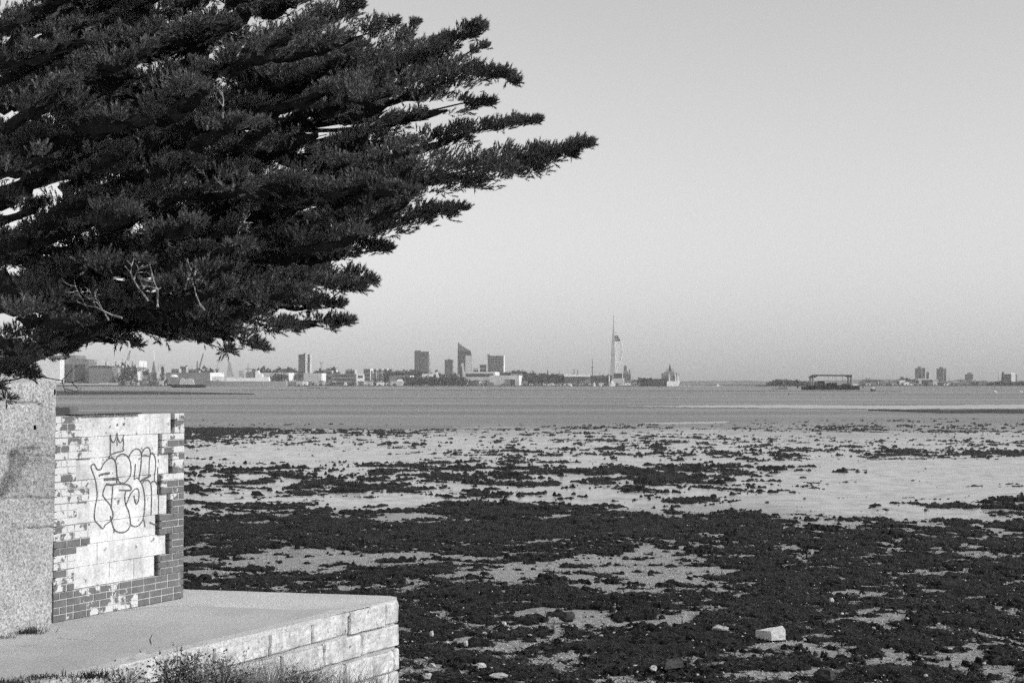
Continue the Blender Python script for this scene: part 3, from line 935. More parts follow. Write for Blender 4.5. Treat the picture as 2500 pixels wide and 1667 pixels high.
# (axis in view points, depth at foot, depth at tip, half thickness in view px, density)
PL = [
 ([(560, 275), (700, 215), (860, 180), (1000, 120), (1125, 48)], 11.6, 11.0, 52, 1.0),
 ([(900, 200), (1010, 150), (1120, 103)], 11.2, 11.0, 20, .8),
 ([(620, 290), (800, 262), (950, 215), (1080, 172), (1150, 165), (1192, 186)], 11.4, 10.6, 50, 1.0),
 ([(840, 285), (960, 262), (1060, 238), (1142, 232)], 11.0, 10.8, 30, 0.9),
 ([(800, 380), (950, 345), (1050, 312), (1150, 288), (1240, 274)], 11.2, 10.7, 34, 1.0),
 ([(500, 500), (700, 455), (900, 420), (1060, 395), (1200, 372), (1290, 350), (1362, 322)], 11.0, 10.2, 74, 1.25),
 ([(560, 580), (750, 540), (900, 515), (1000, 490), (1078, 474)], 11.2, 10.6, 46, 1.0),
 ([(560, 640), (700, 635), (800, 630), (866, 640)], 11.0, 10.6, 42, 1.0),
 ([(480, 655), (640, 640), (740, 650), (840, 655)], 10.6, 10.3, 46, 1.0),
 ([(620, 740), (720, 738), (770, 742), (820, 732)], 10.7, 10.5, 17, .8),
 ([(420, 740), (500, 755), (560, 780), (610, 800)], 10.4, 10.2, 34, 1.0),
 ([(440, 690), (540, 720), (640, 745), (700, 752)], 10.5, 10.3, 44, 1.0),
 ([(480, 720), (520, 770), (530, 806)], 10.3, 10.2, 24, .9),
 ([(300, 735), (360, 755), (430, 770), (480, 780)], 10.2, 10.0, 30, 1.0),
 ([(180, 765), (240, 770), (300, 782), (330, 798)], 10.0, 9.9, 22, 0.9),
 ([(240, 720), (340, 740), (420, 745), (500, 750)], 10.3, 10.1, 36, 1.0),
 ([(-40, 800), (60, 800), (120, 800), (180, 795)], 9.7, 9.6, 34, 1.0),
 ([(-60, 830), (0, 840), (50, 850), (85, 858)], 9.6, 9.5, 30, 1.0),
 ([(-60, 870), (-20, 872), (12, 890), (22, 912)], 9.5, 9.5, 14, 0.8),
 ([(700, 60), (780, 30), (830, 5)], 11.8, 11.6, 40, 1.0),
 ([(680, 130), (790, 95), (870, 70), (912, 44)], 11.6, 11.4, 42, 1.0),
 ([(760, 150), (880, 120), (940, 80), (962, 52)], 11.5, 11.4, 38, 1.0),
 ([(780, 190), (900, 160), (970, 120), (1030, 78)], 11.5, 11.3, 40, 1.0),
 ([(700, 330), (820, 300), (900, 285), (985, 275)], 11.3, 11.0, 26, 0.9),
 ([(640, 560), (760, 575), (850, 570), (905, 560)], 11.1, 10.8, 36, 1.0),
 ([(600, 690), (700, 700), (760, 695), (800, 700)], 10.8, 10.6, 26, 1.0),
]
INSIDE = [(-80, -90), (780, -90), (800, 30), (860, 110), (930, 140), (950, 215), (900, 262), (860, 300), (1000, 345), (1060, 385), (960, 450), (880, 500), (820, 560), (780, 610), (760, 650), (660, 720), (560, 755), (420, 755), (300, 755), (200, 755), (60, 815), (-80, 835)]
GAPS = [(722, 322, 32, 11), (755, 305, 26, 7), (625, 270, 34, 9), (575, 318, 20, 6), (345, 352, 9, 22), (138, 45, 34, 9), (95, 103, 18, 8), (590, 505, 26, 5), (185, 690, 26, 5), (700, 300, 15, 6), (210, 640, 14, 5), (560, 135, 10, 6), (430, 170, 6, 6), (900, 255, 60, 6), (1010, 255, 50, 6), (990, 292, 50, 6), (20, 640, 10, 6), (800, 360, 18, 5), (270, 655, 10, 4)]
def inside(x, y, poly=INSIDE):
    c = False
    for i in range(len(poly)):
        (x0, y0), (x1, y1) = poly[i - 1], poly[i]
        if (y0 > y) != (y1 > y) and x < (x1 - x0) * (y - y0) / (y1 - y0) + x0: c = not c
    return c
rt = random.Random(3)
INT = []
tries = 0
while len(INT) < 300 and tries < 20000:
    tries += 1
    x = rt.uniform(-90, 980); y = rt.uniform(-90, 810)
    if not inside(x, y): continue
    Lp = rt.uniform(110, 240); an = R(rt.uniform(2, 36) if y < 560 else rt.uniform(-12, 24))
    x1, y1 = x + Lp * math.cos(an), y - Lp * math.sin(an)
    if not inside(x1, y1): continue
    bow = rt.uniform(0, 16)
    d = rt.uniform(8.6, 12.2)
    INT.append(([(x, y), ((x + x1) / 2, (y + y1) / 2 + bow), (x1, y1)], d + .2, d - .2, rt.uniform(26, 48), 0.8))
tree = thing('cypress_tree', 'big dark spreading cypress reaching over the wall from the left', 'tree')
tb = MB()
tb.tube([TRUNK, TRUNK + Vector((.1, 0, 1.6)), TRUNK + Vector((.3, -.2, 3.4)), TRUNK + Vector((.2, -.1, 5.6)), TRUNK + Vector((.5, .2, 9.0))], [.52, .44, .38, .28, .10], 12)
tb.build('trunk', M['bark'], tree, True)
# limbs one can follow through the crown
LIMBS = [([(-330, 900), (40, 830), (160, 788), (330, 735), (470, 680), (600, 640), (760, 600)], 11.2, 10.6, .115, .02),
         ([(-330, 720), (0, 660), (300, 590), (520, 530), (760, 480), (960, 428), (1150, 385)], 11.6, 10.6, .12, .015),
         ([(-330, 560), (60, 425), (260, 365), (420, 320), (540, 265), (640, 195), (760, 130)], 11.8, 11.2, .12, .02),
         ([(-330, 200), (-20, 78), (90, 50), (150, 20), (210, -30)], 10.6, 11.0, .10, .05),
         ([(250, 370), (440, 325), (640, 300), (760, 300), (850, 292), (950, 265)], 11.2, 11.0, .055, .012),
         ([(500, 540), (640, 512), (800, 505), (930, 500), (1050, 480)], 11.2, 10.8, .05, .01),
         ([(400, 250), (620, 200), (840, 140), (1010, 112)], 11.6, 11.2, .05, .01)]
for pts, d0, d1, r0, r1 in LIMBS:
    p3 = [A(x, y, .5 + d0 + (d1 - d0) * i / (len(pts) - 1)) for i, (x, y) in enumerate(pts)]
    p3[0] = p3[0] if p3[0].x > -7 else Vector((TRUNK.x + .2, TRUNK.y - .1, max(3.4, p3[0].z - .6)))
    n = len(p3)
    mbb = MB(); mbb.tube(p3, [(r0 + (r1 - r0) * i / (n - 1)) * .55 for i in range(n)], 8)
    mbb.build('limb', M['bark'], tree, True)
# plume stems
st = MB()
for pts, d0, d1, w, dn in PL + INT:
    n = len(pts)
    st.tube([A(x, y, d0 + (d1 - d0) * i / (n - 1)) for i, (x, y) in enumerate(pts)], [.011 - .008 * i / (n - 1) for i in range(n)], 4)
tag(st.build('branch', M['bark'], tree), kind='stuff')

# sprig: a stem with overlapping short shoots, each two thin blades
def make_sprig(seed):
    r = random.Random(seed)
    V = []; F = []
    def shoot(p, d, l, w, full=False):
        d = d.normalized(); a = d.orthogonal().normalized(); a = (Matrix.Rotation(r.uniform(0, 3.14), 3, d) @ a)
        b = d.cross(a)
        if full:
            for s in (a, b):
                n = len(V)
                V.extend([p, p + d * l * .4 + s * w, p + d * l, p + d * l * .4 - s * w])
                F.extend([(n, n + 1, n + 2), (n, n + 2, n + 3)])
        else:
            n = len(V); V.extend([p - d * .02 - a * w, p + a * w, p + d * l]); F.append((n, n + 1, n + 2))
    shoot(Vector((0, 0, .2)), Vector((r.uniform(-.1, .1), r.uniform(-.1, .1), 1)), .8, .055, True)
    for k in range(8):
        h = .04 + .095 * k
        an = k * 2.4 + r.uniform(-.3, .3)
        shoot(Vector((0, 0, h)), Vector((math.cos(an) * .6, math.sin(an) * .6, 1)), .42 - .02 * k, .055)
    return np.array([tuple(v) for v in V]), np.array(F)
SPR = [make_sprig(s) for s in range(6)]

def frames(D):
    D = D / np.linalg.norm(D, axis=1, keepdims=True)
    ref = np.where(np.abs(D[:, 2:3]) < 0.9, np.array([[0, 0, 1.0]]), np.array([[1.0, 0, 0]]))
    a = np.cross(ref, D); a /= np.linalg.norm(a, axis=1, keepdims=True)
    b = np.cross(D, a)
    return np.stack([a, b, D], -1)

r = np.random.default_rng(12)
BASES = []; DIRS = []; SC = []
CORE = MB()
rc_ = random.Random(8)
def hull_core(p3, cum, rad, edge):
    """a near-black core added inside a bough to block sun and sky"""
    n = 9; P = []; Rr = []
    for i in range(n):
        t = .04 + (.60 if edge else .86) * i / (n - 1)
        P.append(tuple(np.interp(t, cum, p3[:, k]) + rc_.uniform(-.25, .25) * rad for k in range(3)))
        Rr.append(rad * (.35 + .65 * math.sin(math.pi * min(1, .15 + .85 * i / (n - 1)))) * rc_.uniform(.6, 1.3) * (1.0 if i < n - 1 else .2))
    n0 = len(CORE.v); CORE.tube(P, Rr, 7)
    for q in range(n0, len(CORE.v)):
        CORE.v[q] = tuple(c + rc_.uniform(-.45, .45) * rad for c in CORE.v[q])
def grow(pts, d0, d1, wpx, dn, edge):
    pts = [(x - (6 if edge else 0), y + (9 if edge else 0)) for x, y in pts]
    n = len(pts)
    p3 = np.array([tuple(A(x, y, d0 + (d1 - d0) * i / (n - 1))) for i, (x, y) in enumerate(pts)])
    seg = np.linalg.norm(np.diff(p3, axis=0), axis=1); L = seg.sum(); cum = np.concatenate([[0], np.cumsum(seg)]) / L
    Rm = wpx * K_ / FPX * (d0 + d1) / 2                       # half thickness in metres
    ncl = int(max(5, dn * L * (0.08 + Rm) * (165 if edge else 74)))
    t = r.random(ncl) ** (0.72 if edge else .9)
    C0 = np.stack([np.interp(t, cum, p3[:, i]) for i in range(3)], -1)
    t2 = np.clip(t + .04, 0, 1); t1 = t2 - .08
    ax = np.stack([np.interp(t2, cum, p3[:, i]) - np.interp(t1, cum, p3[:, i]) for i in range(3)], -1)
    ax /= np.linalg.norm(ax, axis=1, keepdims=True) + 1e-9
    prof = np.minimum(1, ((1.04 - t) / .45)) ** 0.8 * np.minimum(1, .55 + t * 1.6)
    prof = np.clip(prof, .06, 1)
    if edge: Rm = Rm * .92
    hull_core(p3, cum, Rm * (.30 if edge else .40), edge)
    off = np.stack([r.normal(0, .25, ncl), r.normal(0, 1.0, ncl), r.uniform(-.5, .6, ncl)], -1) * (Rm * prof)[:, None]
    Cc = C0 + off
    m = 26 if edge else 44
    crad = np.clip(.045 + .55 * Rm, .05, .13) * np.clip(prof, .22, 1) * r.uniform(.7, 1.3, ncl)
    sh_ = r.normal(0, 1, (ncl * m, 3)); sh_ /= np.linalg.norm(sh_, axis=1, keepdims=True)
    sh_[:, 2] = np.where(sh_[:, 2] < -.25, -sh_[:, 2] * .7, sh_[:, 2])
    sh_ = sh_ * (r.random((ncl * m, 1)) ** .5)
    B = np.repeat(Cc, m, 0) + sh_ * np.repeat(crad, m)[:, None] * np.array([1.25, 1.0, .8])
    ax = np.repeat(ax, m, 0)
    low = np.repeat(off[:, 2] < -.25 * Rm * prof, m)
    D = ax * r.uniform(.3, .9, (ncl * m, 1)) + sh_ * (.6 if edge else 1.0) + np.array([[0, 0, 1.0]]) * (r.uniform(.2, .9, (ncl * m, 1)) - 0.6 * low[:, None] * r.random((ncl * m, 1))) + r.normal(0, .25, (ncl * m, 3))
    tr = np.repeat(t, m)
    s = r.uniform(.048, .105, ncl * m) * (1.12 if edge else 1) * (1 - .25 * tr)
    BASES.append(B); DIRS.append(D); SC.append(s)
for p in PL: grow(*p, True)
for p in INT: grow(*p, False)
tag(CORE.build('shade_core', M['shade_core'], tree), kind='stuff')  # added cores that deepen the shade inside the crown
B = np.concatenate(BASES); D = np.concatenate(DIRS); s = np.concatenate(SC)
# keep the openings through the crown
px, py = project(B); vx, vy = px / K_, py / K_
keep = np.ones(len(B), bool)
for gx_, gy_, a_, b_ in GAPS:
    keep &= ((vx - gx_) / (a_ + 8)) ** 2 + ((vy + 6 - gy_) / (b_ + 9)) ** 2 > 1
B, D, s = B[keep], D[keep], s[keep]
Rm = frames(D)
VV_ = []; FF_ = []; o_ = 0
pick = r.integers(0, len(SPR), len(B))
for i, (v, f) in enumerate(SPR):
    k = pick == i
    n = k.sum()
    X = np.einsum('nij,kj->nki', Rm[k], v) * s[k][:, None, None] + B[k][:, None]
    VV_.append(X.reshape(-1, 3)); FF_.append((f[None] + len(v) * np.arange(n)[:, None, None]).reshape(-1, 3) + o_); o_ += n * len(v)
cr = link('crown', np_mesh('crown', np.concatenate(VV_), np.concatenate(FF_)), M['cypress'], tree)
print('sprigs', len(B), 'crown tris', sum(len(f) for f in FF_))

# bare twigs: pale dead ones within the crown, dark drooping ones off its lower edge
def twig(paths, Y, r0, m, name='dead_twig'):
    q = MB()
    for k, pts in enumerate(paths):
        n = len(pts); a = r0 * (.6 if k == 0 else .4)
        q.tube([A(x, y, Y + 0.05 * math.sin(i * 2.1 + k)) for i, (x, y) in enumerate(pts)], [a * (1 - .65 * i / (n - 1)) for i in range(n)], 5)
    return q.build(name, M[m], tree)
def dead_twig(x, y, ang, length, Y, r0, m, seed, up=True):
    """a bare branching twig grown from a view point"""
    g_ = random.Random(seed); paths = []
    def go(x, y, an, l, lev):
        pts = [(x, y)]
        for k in range(5):
            an += g_.uniform(-.38, .38); x += l / 5 * math.cos(an); y -= l / 5 * math.sin(an); pts.append((x, y))
            if lev < 2 and k in (1, 2, 3) and g_.random() < .62: go(x, y, an + g_.choice((-1, 1)) * g_.uniform(.5, 1.0), l * g_.uniform(.35, .6), lev + 1)
        paths.insert(0, pts) if lev == 0 else paths.append(pts)
    go(x, y, ang, length, 0)
    return twig(paths, Y, r0, m)
for i, (x, y, an, l, Y, r0, m) in enumerate([(362, 705, 1.7, 100, 8.5, .013, 'dead_wood'), (340, 690, 2.2, 95, 8.5, .012, 'dead_wood'), (470, 712, 1.9, 95, 8.5, .010, 'dead_wood'), (280, 730, 2.9, 110, 8.5, .010, 'dead_wood'),
    (250, 735, 2.1, 80, 8.5, .009, 'dead_wood'), (545, 130, 1.2, 60, 8.5, .010, 'dead_wood'), (512, 272, 1.9, 70, 8.5, .012, 'dead_wood'), (850, 288, .9, 70, 10.2, .010, 'dead_wood'), (520, 580, .5, 80, 8.7, .011, 'dead_wood'),
    (660, 330, 2.6, 60, 9.5, .009, 'dead_wood'), (870, 95, 1.0, 40, 10.6, .008, 'dead_wood'), (425, 665, 1.4, 60, 8.5, .008, 'dead_wood')]):
    dead_twig(x, y, an, l, Y, r0, m, 60 + i)
twig([[(20, 875), (70, 862), (108, 868), (142, 874), (165, 878), (195, 870)], [(142, 874), (160, 855), (178, 838)], [(142, 874), (150, 900), (165, 905), (190, 890)], [(108, 868), (95, 858), (80, 855)], [(150, 893), (172, 898), (185, 905)], [(165, 878), (178, 892), (182, 880)], [(60, 864), (40, 872)]], 9.6, .0085, 'bark', 'drooping_twig')
twig([[(262, 775), (264, 800), (262, 822)]], 9.9, .005, 'bark', 'drooping_twig')
twig([[(690, 742), (722, 742), (750, 745)], [(735, 745), (755, 752)]], 10.5, .008, 'bark', 'drooping_twig')
settle(tree)

# ------------------------------------------------------------------ far shore
M['far_mid'] = plain('far_mid', 0.21, 0.8, 0.25, 0.02)
M['far_dark'] = plain('far_dark', 0.06, 0.8, 0.3, 0.02)
M['far_pale'] = plain('far_pale', 0.55, 0.8, 0.12, 0.02)
M['tower_shade'] = plain('tower_shade', 0.44, 0.8, 0.1, 0.02)
M['far_white'] = plain('far_white', 0.84, 0.7, 0.05, 0.02)
M['far_black'] = plain('far_black', 0.02, 0.7, 0.3, 0.05)
M['far_glass'] = plain('far_glass', 0.05, 0.25, 0.2, 0.05, 0.5)
M['shore_land'] = plain('shore_land', 0.10, 0.9, 0.3, 0.01)
YS = 2750.0                                                   # the far waterfront
LAND = 1.6
def X_at(px, Y): return (px - 1250.0) / FPX * Y
def Z_at(py, Y): return at(1250, py, Y).z
def Px(X, k, off): return off + X / k

# shore land, quay line
def shore(px0, px1, Y0, Y1, name, label, zt=LAND, m='shore_land'):
    q = MB(); q.box((X_at(px0, Y0), Y0, -1.0), (X_at(px1, Y0), Y1, zt))
    return tag(q.build(name, M[m]), label, kind='structure')
shore(-900, 1640, YS, YS + 1500, 'land', 'low dockyard land along the far shore')
shore(1940, 3600, 2850, 4500, 'land', 'low land on the far shore beyond the floating dock')
# hazy hills far out
def hills(name, prof, Y, th, m, label):
    pts = [(X_at(x, Y), max(Z_at(y, Y), 0.2)) for x, y in prof]
    pts = [(pts[0][0], -1)] + pts + [(pts[-1][0], -1)]
    q = MB(); q.prism(pts, Y, Y + th)
    return tag(q.build(name, m), label, kind='structure')
M['hill'] = plain('hill', 0.24, 0.9, 0.2, 0.005)
rh = random.Random(4)
hills('hills', [(1500 + 25 * i, 931.5 + rh.uniform(-.8, .8) - 2.0 * math.exp(-((i - 10) / 5) ** 2) - (6.0 * math.exp(-((i - 27) / 7) ** 2))) for i in range(45)], 5000, 300, M['hill'], 'low hazy hills on the horizon')

def windows(q_parent, x0, x1, z0, z1, Y, n, m='far_glass', name='window', fr=0.5, inset=0.06, nx=1, depth=.25):
    """one ribbon (or row of) window per storey; slightly proud of the wall"""
    st_ = (z1 - z0) / n
    cache = {}
    for i in range(n):
        for j in range(nx):
            w = (x1 - x0) / nx
            if 'me' not in cache:
                qq = MB(); qq.box((w * inset, -depth, 0), (w * (1 - inset), 0.1, st_ * fr)); cache['me'] = qq.mesh(name)
            o = link(name, cache['me'], M[m], q_parent); o.location = (x0 + w * j, Y, z0 + st_ * (i + .28))

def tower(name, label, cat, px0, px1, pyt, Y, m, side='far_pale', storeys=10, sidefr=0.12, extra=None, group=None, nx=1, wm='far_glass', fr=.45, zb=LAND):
    """a building whose front looks towards us and whose flank, coloured pale to look sunlit, shows as a sliver on the right"""
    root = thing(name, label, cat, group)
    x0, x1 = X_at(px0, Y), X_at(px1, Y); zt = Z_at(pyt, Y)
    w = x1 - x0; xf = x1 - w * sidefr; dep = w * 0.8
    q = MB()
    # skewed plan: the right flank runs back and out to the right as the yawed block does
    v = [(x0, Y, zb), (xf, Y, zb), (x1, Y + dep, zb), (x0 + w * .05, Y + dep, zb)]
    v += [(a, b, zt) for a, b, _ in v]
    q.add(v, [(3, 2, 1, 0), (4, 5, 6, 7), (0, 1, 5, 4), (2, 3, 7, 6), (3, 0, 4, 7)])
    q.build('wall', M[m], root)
    q = MB(); q.add([v[1], v[2], v[6], v[5]], [(0, 1, 2, 3)]); q.build('flank', M[side], root)  # paler than the front: sunlight put into the flank colour
    if storeys > 1: windows(root, x0, xf, zb, zt, Y, storeys, wm, nx=nx, fr=fr)
    q = MB()
    if extra:
        for (a, b, t) in extra:
            q.box((X_at(a, Y), Y + dep * .2, zt - .2), (X_at(b, Y), Y + dep * .7, Z_at(t, Y)))
        q.build('roof_house', M[m], root)
    return settle(root)

z4 = lambda X, Y: (120 + X / 3.92, 820 + Y / 3.92)
z5 = lambda X, Y: (680 + X / 3.92, 780 + Y / 3.92)
z6 = lambda X, Y: (1260 + X / 4.704, 760 + Y / 4.704)
z7 = lambda X, Y: (1800 + X / 3.36, 860 + Y / 3.36)
def T(zf, name, label, cat, X0, X1, Yt, Y, m, **k):
    a, t = zf(X0, Yt); b, _ = zf(X1, Yt)
    if k.get('extra'): k['extra'] = [(zf(p, 0)[0], zf(q, 0)[0], zf(0, t2)[1]) for p, q, t2 in k['extra']]
    return tower(name, label, cat, a, b, t, Y, M_NAME(m), **k)
def M_NAME(m): return m
Y1 = 3000.0
T(z5, 'tower_block', 'slim dark tower block with a white stripe, left of the city skyline', 'tower block', 190, 306, 333, Y1, 'far_mid', storeys=16, extra=[(236, 270, 320)], sidefr=.05)
o = bpy.data.objects['tower_block']
q = MB(); x0 = X_at(z5(256, 0)[0], Y1); x1 = X_at(z5(277, 0)[0], Y1); q.box((x0, Y1 - .9, LAND), (x1, Y1 + 3, Z_at(z5(0, 322)[1], Y1)))
pb = q.build('stair_panel', M['far_white'], o); pb.location -= o.location
T(z5, 'tower_block', 'broad tower block with stepped balconies down its right side', 'tower block', 1300, 1450, 306, Y1, 'far_mid', storeys=18, extra=[(1302, 1358, 294)], sidefr=.06)
o = [x for x in C.objects if x.name.startswith('tower_block') and x.parent is None][-1]
q0 = None
for i in range(15):
    zt = Z_at(z5(0, 330)[1], Y1) - i * 3.3
    if zt < 6: break
    if q0 is None:
        q = MB(); q.box((0, 0, 0), (3.4, 8, 1.1)); q0 = q.mesh('balcony')
    b_ = link('balcony', q0, M['far_pale'], o); b_.location = Vector((X_at(z5(1448, 0)[0], Y1), Y1 + 3, zt)) - o.location
T(z5, 'tower_block', 'small square tower between the balconied block and the slanted tower', 'tower block', 1590, 1670, 384, Y1, 'far_mid', storeys=12, extra=[(1618, 1642, 376)], sidefr=.05)
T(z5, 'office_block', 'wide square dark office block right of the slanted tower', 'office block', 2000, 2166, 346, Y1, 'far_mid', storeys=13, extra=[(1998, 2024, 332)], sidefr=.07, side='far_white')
T(z5, 'office_block', 'small pale block attached left of the wide square office block', 'office block', 1925, 1997, 430, Y1 + 80, 'far_mid', storeys=5, sidefr=.08)
T(z5, 'office_block', 'low pale frame building between the slanted tower and the square block', 'office block', 1862, 1922, 462, Y1 + 60, 'far_pale', storeys=2)
# slanted tower
root = thing('slanted_tower', 'tall glass tower with a steeply sloping curved roof', 'tower')
pr = [(1716, 216), (1735, 232), (1765, 256), (1795, 275), (1820, 288), (1836, 296), (1846, 330), (1846, 530), (1712, 530)]
q = MB(); q.prism([(X_at(z5(a, b)[0], Y1), Z_at(z5(a, b)[1], Y1)) for a, b in pr], Y1, Y1 + 22); q.build('wall', M['far_mid'], root)
for i in range(17):
    yy = 300 + i * 13
    q = MB(); q.box((X_at(z5(1722, 0)[0], Y1), Y1 - .4, Z_at(z5(0, yy + 6)[1], Y1)), (X_at(z5(1842 if yy > 300 else 1830, 0)[0], Y1), Y1 + .1, Z_at(z5(0, yy)[1], Y1))); q.build('window', M['far_glass'], root)
q = MB(); q.box((X_at(z5(1790, 0)[0], Y1), Y1 - .8, LAND), (X_at(z5(1798, 0)[0], Y1), Y1 + .1, Z_at(z5(0, 340)[1], Y1))); q.build('fin', M['far_white'], root)
q = MB(); q.box((X_at(z5(1800, 0)[0], Y1), Y1 - .6, LAND), (X_at(z5(1846, 0)[0], Y1), Y1 + .1, Z_at(z5(0, 345)[1], Y1))); q.build('side_panel', M['far_pale'], root)
settle(root)
# five slabs on the skyline
for i, (a, b) in enumerate([(815, 905), (908, 952), (957, 1002), (1007, 1052), (1057, 1096)]):
    T(z5, 'apartment_block', ['longest of the five flat-roofed apartment blocks, at their left end', 'second of the five apartment blocks, next to the longest', 'middle one of the five apartment blocks in a row', 'fourth of the five apartment blocks from the longest', 'last of the five apartment blocks, nearest the balconied tower'][i],
      'apartment block', a, b, 472, Y1 + 40, 'far_mid', storeys=4, sidefr=.3, side='far_white', group='row of five apartment blocks')
# dockyard sheds on the left
Yh = 2800.0
def prism_px(parent, name, zf, pts, Y, th, m):
    q = MB(); q.prism([(X_at(zf(a, b)[0], Y), max(Z_at(zf(a, b)[1], Y), -.5)) for a, b in pts], Y, Y + th)
    return q.build(name, M[m], parent)
root = thing('ship_hall', 'huge grey ship hall with a stepped roof beside its white flank', 'hall')
prism_px(root, 'wall', z4, [(104, 455), (104, 235), (95, 235), (95, 183), (250, 183), (250, 214), (380, 226), (380, 455)], Yh, 70, 'far_mid')
prism_px(root, 'door', z4, [(245, 440), (245, 272), (345, 272), (345, 440)], Yh - .8, .9, 'far_dark')
prism_px(root, 'door', z4, [(125, 440), (125, 272), (225, 272), (225, 440)], Yh - .8, .9, 'far_dark')
prism_px(root, 'flank', z4, [(-160, 445), (-160, 236), (0, 226), (103, 222), (104, 420), (104, 445)], Yh - 30, 28, 'far_white')
prism_px(root, 'roof_house', z4, [(0, 224), (0, 190), (98, 190), (98, 222)], Yh - 20, 15, 'far_dark')
settle(root)
root = thing('shed', 'long white dockyard shed with a tall blank wall', 'shed')
prism_px(root, 'wall', z4, [(381, 445), (381, 237), (862, 237), (862, 297), (800, 330), (800, 445)], Yh + 40, 60, 'far_white')
for xx in (450, 545, 640, 730, 800):
    prism_px(root, 'joint', z4, [(xx, 292), (xx, 240), (xx + 3, 240), (xx + 3, 292)], Yh + 39, 1.2, 'far_mid')
for xx in (615, 665, 715, 760):
    prism_px(root, 'door', z4, [(xx + 36, 440), (xx + 36, 302), (xx + 42, 302), (xx + 42, 440)], Yh + 39, 1.2, 'far_mid')
settle(root)
root = thing('shed', 'grey barrel-roofed shed in front of the long white shed', 'shed')
prism_px(root, 'wall', z4, [(380, 450), (380, 296), (430, 288), (490, 285), (560, 288), (604, 293), (604, 450)], Yh - 10, 40, 'far_mid')
prism_px(root, 'roof', z4, [(380, 298), (430, 290), (490, 287), (560, 290), (604, 295), (604, 291), (560, 285), (490, 282), (430, 285), (380, 293)], Yh - 12, 44, 'far_dark')
settle(root)

# low jumble of the waterfront: each building its own thing
rj = random.Random(9); SHEDS = []; ROWS_ = {}
def low(zf, X0, X1, Yt, Y, m, label, name='building', cat='building', st=1, group=None, **k):
    return T(zf, name, label, cat, X0, X1, Yt, Y, m, storeys=st, group=group, **k)
low(z4, 1170, 1252, 314, 2880, 'far_mid', 'grey flat building left of the blocky dock office', st=2)
low(z4, 1252, 1322, 290, 2900, 'far_mid', 'tall blocky grey dock office near the black barge', st=4, extra=[(1300, 1320, 280)])
low(z4, 1325, 1450, 318, 2920, 'far_mid', 'low grey works building right of the blocky dock office', st=2)
low(z4, 1120, 1600, 350, 2800, 'far_mid', 'long dockside shed with a pale roof line above the barge', side='far_white')
low(z4, 890, 960, 316, 2860, 'far_pale', 'pale works building beside the pyramid lattice tower', st=2)
low(z4, 1560, 1660, 388, 2760, 'far_white', 'small white shed on the quay left of the warship')
low(z4, 1960, 2340, 352, 2860, 'far_pale', 'long pale-roofed shed behind the warship stern', side='far_white')
low(z5, 240, 436, 512, 2840, 'far_pale', 'pale sheds below the slim striped tower', side='far_white', st=1)
low(z5, 436, 520, 486, 2900, 'far_mid', 'grey block right of the slim striped tower', st=3, sidefr=.1)
low(z5, 515, 565, 480, 2920, 'far_mid', 'grey block with a sunlit end before the dark warehouse', st=3, sidefr=.3, side='far_white')
low(z5, 520, 752, 520, 2800, 'far_mid', 'broad dark warehouse on the waterfront', st=3, sidefr=.03)
low(z5, 640, 742, 482, 2880, 'far_mid', 'stepped grey block behind the dark warehouse', st=3, extra=[(650, 695, 474)])
low(z5, 752, 818, 521, 2820, 'far_white', 'white cube building right of the dark warehouse', st=2)
low(z5, 1060, 1285, 536, 2840, 'far_mid', 'long shed with a pale eaves line left of the white hall', side='far_white')
low(z5, 1372, 1482, 520, 2820, 'far_white', 'white hall at the foot of the balconied tower', st=1)
low(z5, 1775, 2112, 500, 2860, 'far_pale', 'long white-roofed hall in front of the slanted tower', side='far_white', st=2)
low(z5, 2020, 2340, 533, 2800, 'far_pale', 'lower long white-roofed hall by the dark quay', side='far_white', st=1)
low(z6, -60, 75, 715, 2850, 'far_mid', 'grey hall left of the wooded waterfront', st=1)
low(z6, 450, 560, 718, 2900, 'far_mid', 'grey building left of the tented roof', st=2)
low(z6, 860, 1090, 740, 2880, 'far_dark', 'long dark block at the foot of the sail tower', st=2)
low(z6, 1120, 1232, 712, 2820, 'far_dark', 'dark block directly right of the sail tower base', st=2)
low(z6, 1100, 1250, 768, 2780, 'far_pale', 'pale ferry hall below the sail tower', st=1)
low(z6, 1405, 1595, 770, 2800, 'far_dark', 'dark low terrace left of the supply ship', st=1, extra=[(1405, 1420, 758), (1470, 1490, 760), (1540, 1560, 762)])
low(z6, 1318, 1410, 785, 2820, 'far_mid', 'low grey terrace beside the turreted building', st=1)
root = thing('terminal', 'waterfront terminal under white tented roof peaks', 'terminal')
prism_px(root, 'wall', z6, [(555, 870), (555, 745), (855, 745), (855, 870)], 2830, 20, 'far_mid')
for i in range(6):
    a = 552 + i * 50
    prism_px(root, 'tent_roof', z6, [(a, 750), (a, 738), (a + 22, 718), (a + 30, 718), (a + 50, 738), (a + 50, 750)], 2822, 26, 'far_white')
settle(root)
root = thing('turreted_building', 'tall turreted building right of the sail tower', 'building')
prism_px(root, 'wall', z6, [(1225, 860), (1225, 710), (1318, 710), (1318, 860)], 2860, 18, 'far_mid')
prism_px(root, 'turret', z6, [(1240, 710), (1240, 640), (1250, 620), (1262, 620), (1270, 640), (1272, 680), (1285, 690), (1290, 710)], 2862, 10, 'far_mid')
prism_px(root, 'turret', z6, [(1298, 712), (1298, 680), (1304, 660), (1310, 680), (1312, 712)], 2862, 6, 'far_mid')
for i in range(3):
    for j in range(4):
        prism_px(root, 'window', z6, [(1233 + j * 22, 780 + i * -22), (1233 + j * 22, 768 - i * 22), (1242 + j * 22, 768 - i * 22), (1242 + j * 22, 780 - i * 22)], 2859.4, .7, 'far_glass')
settle(root)

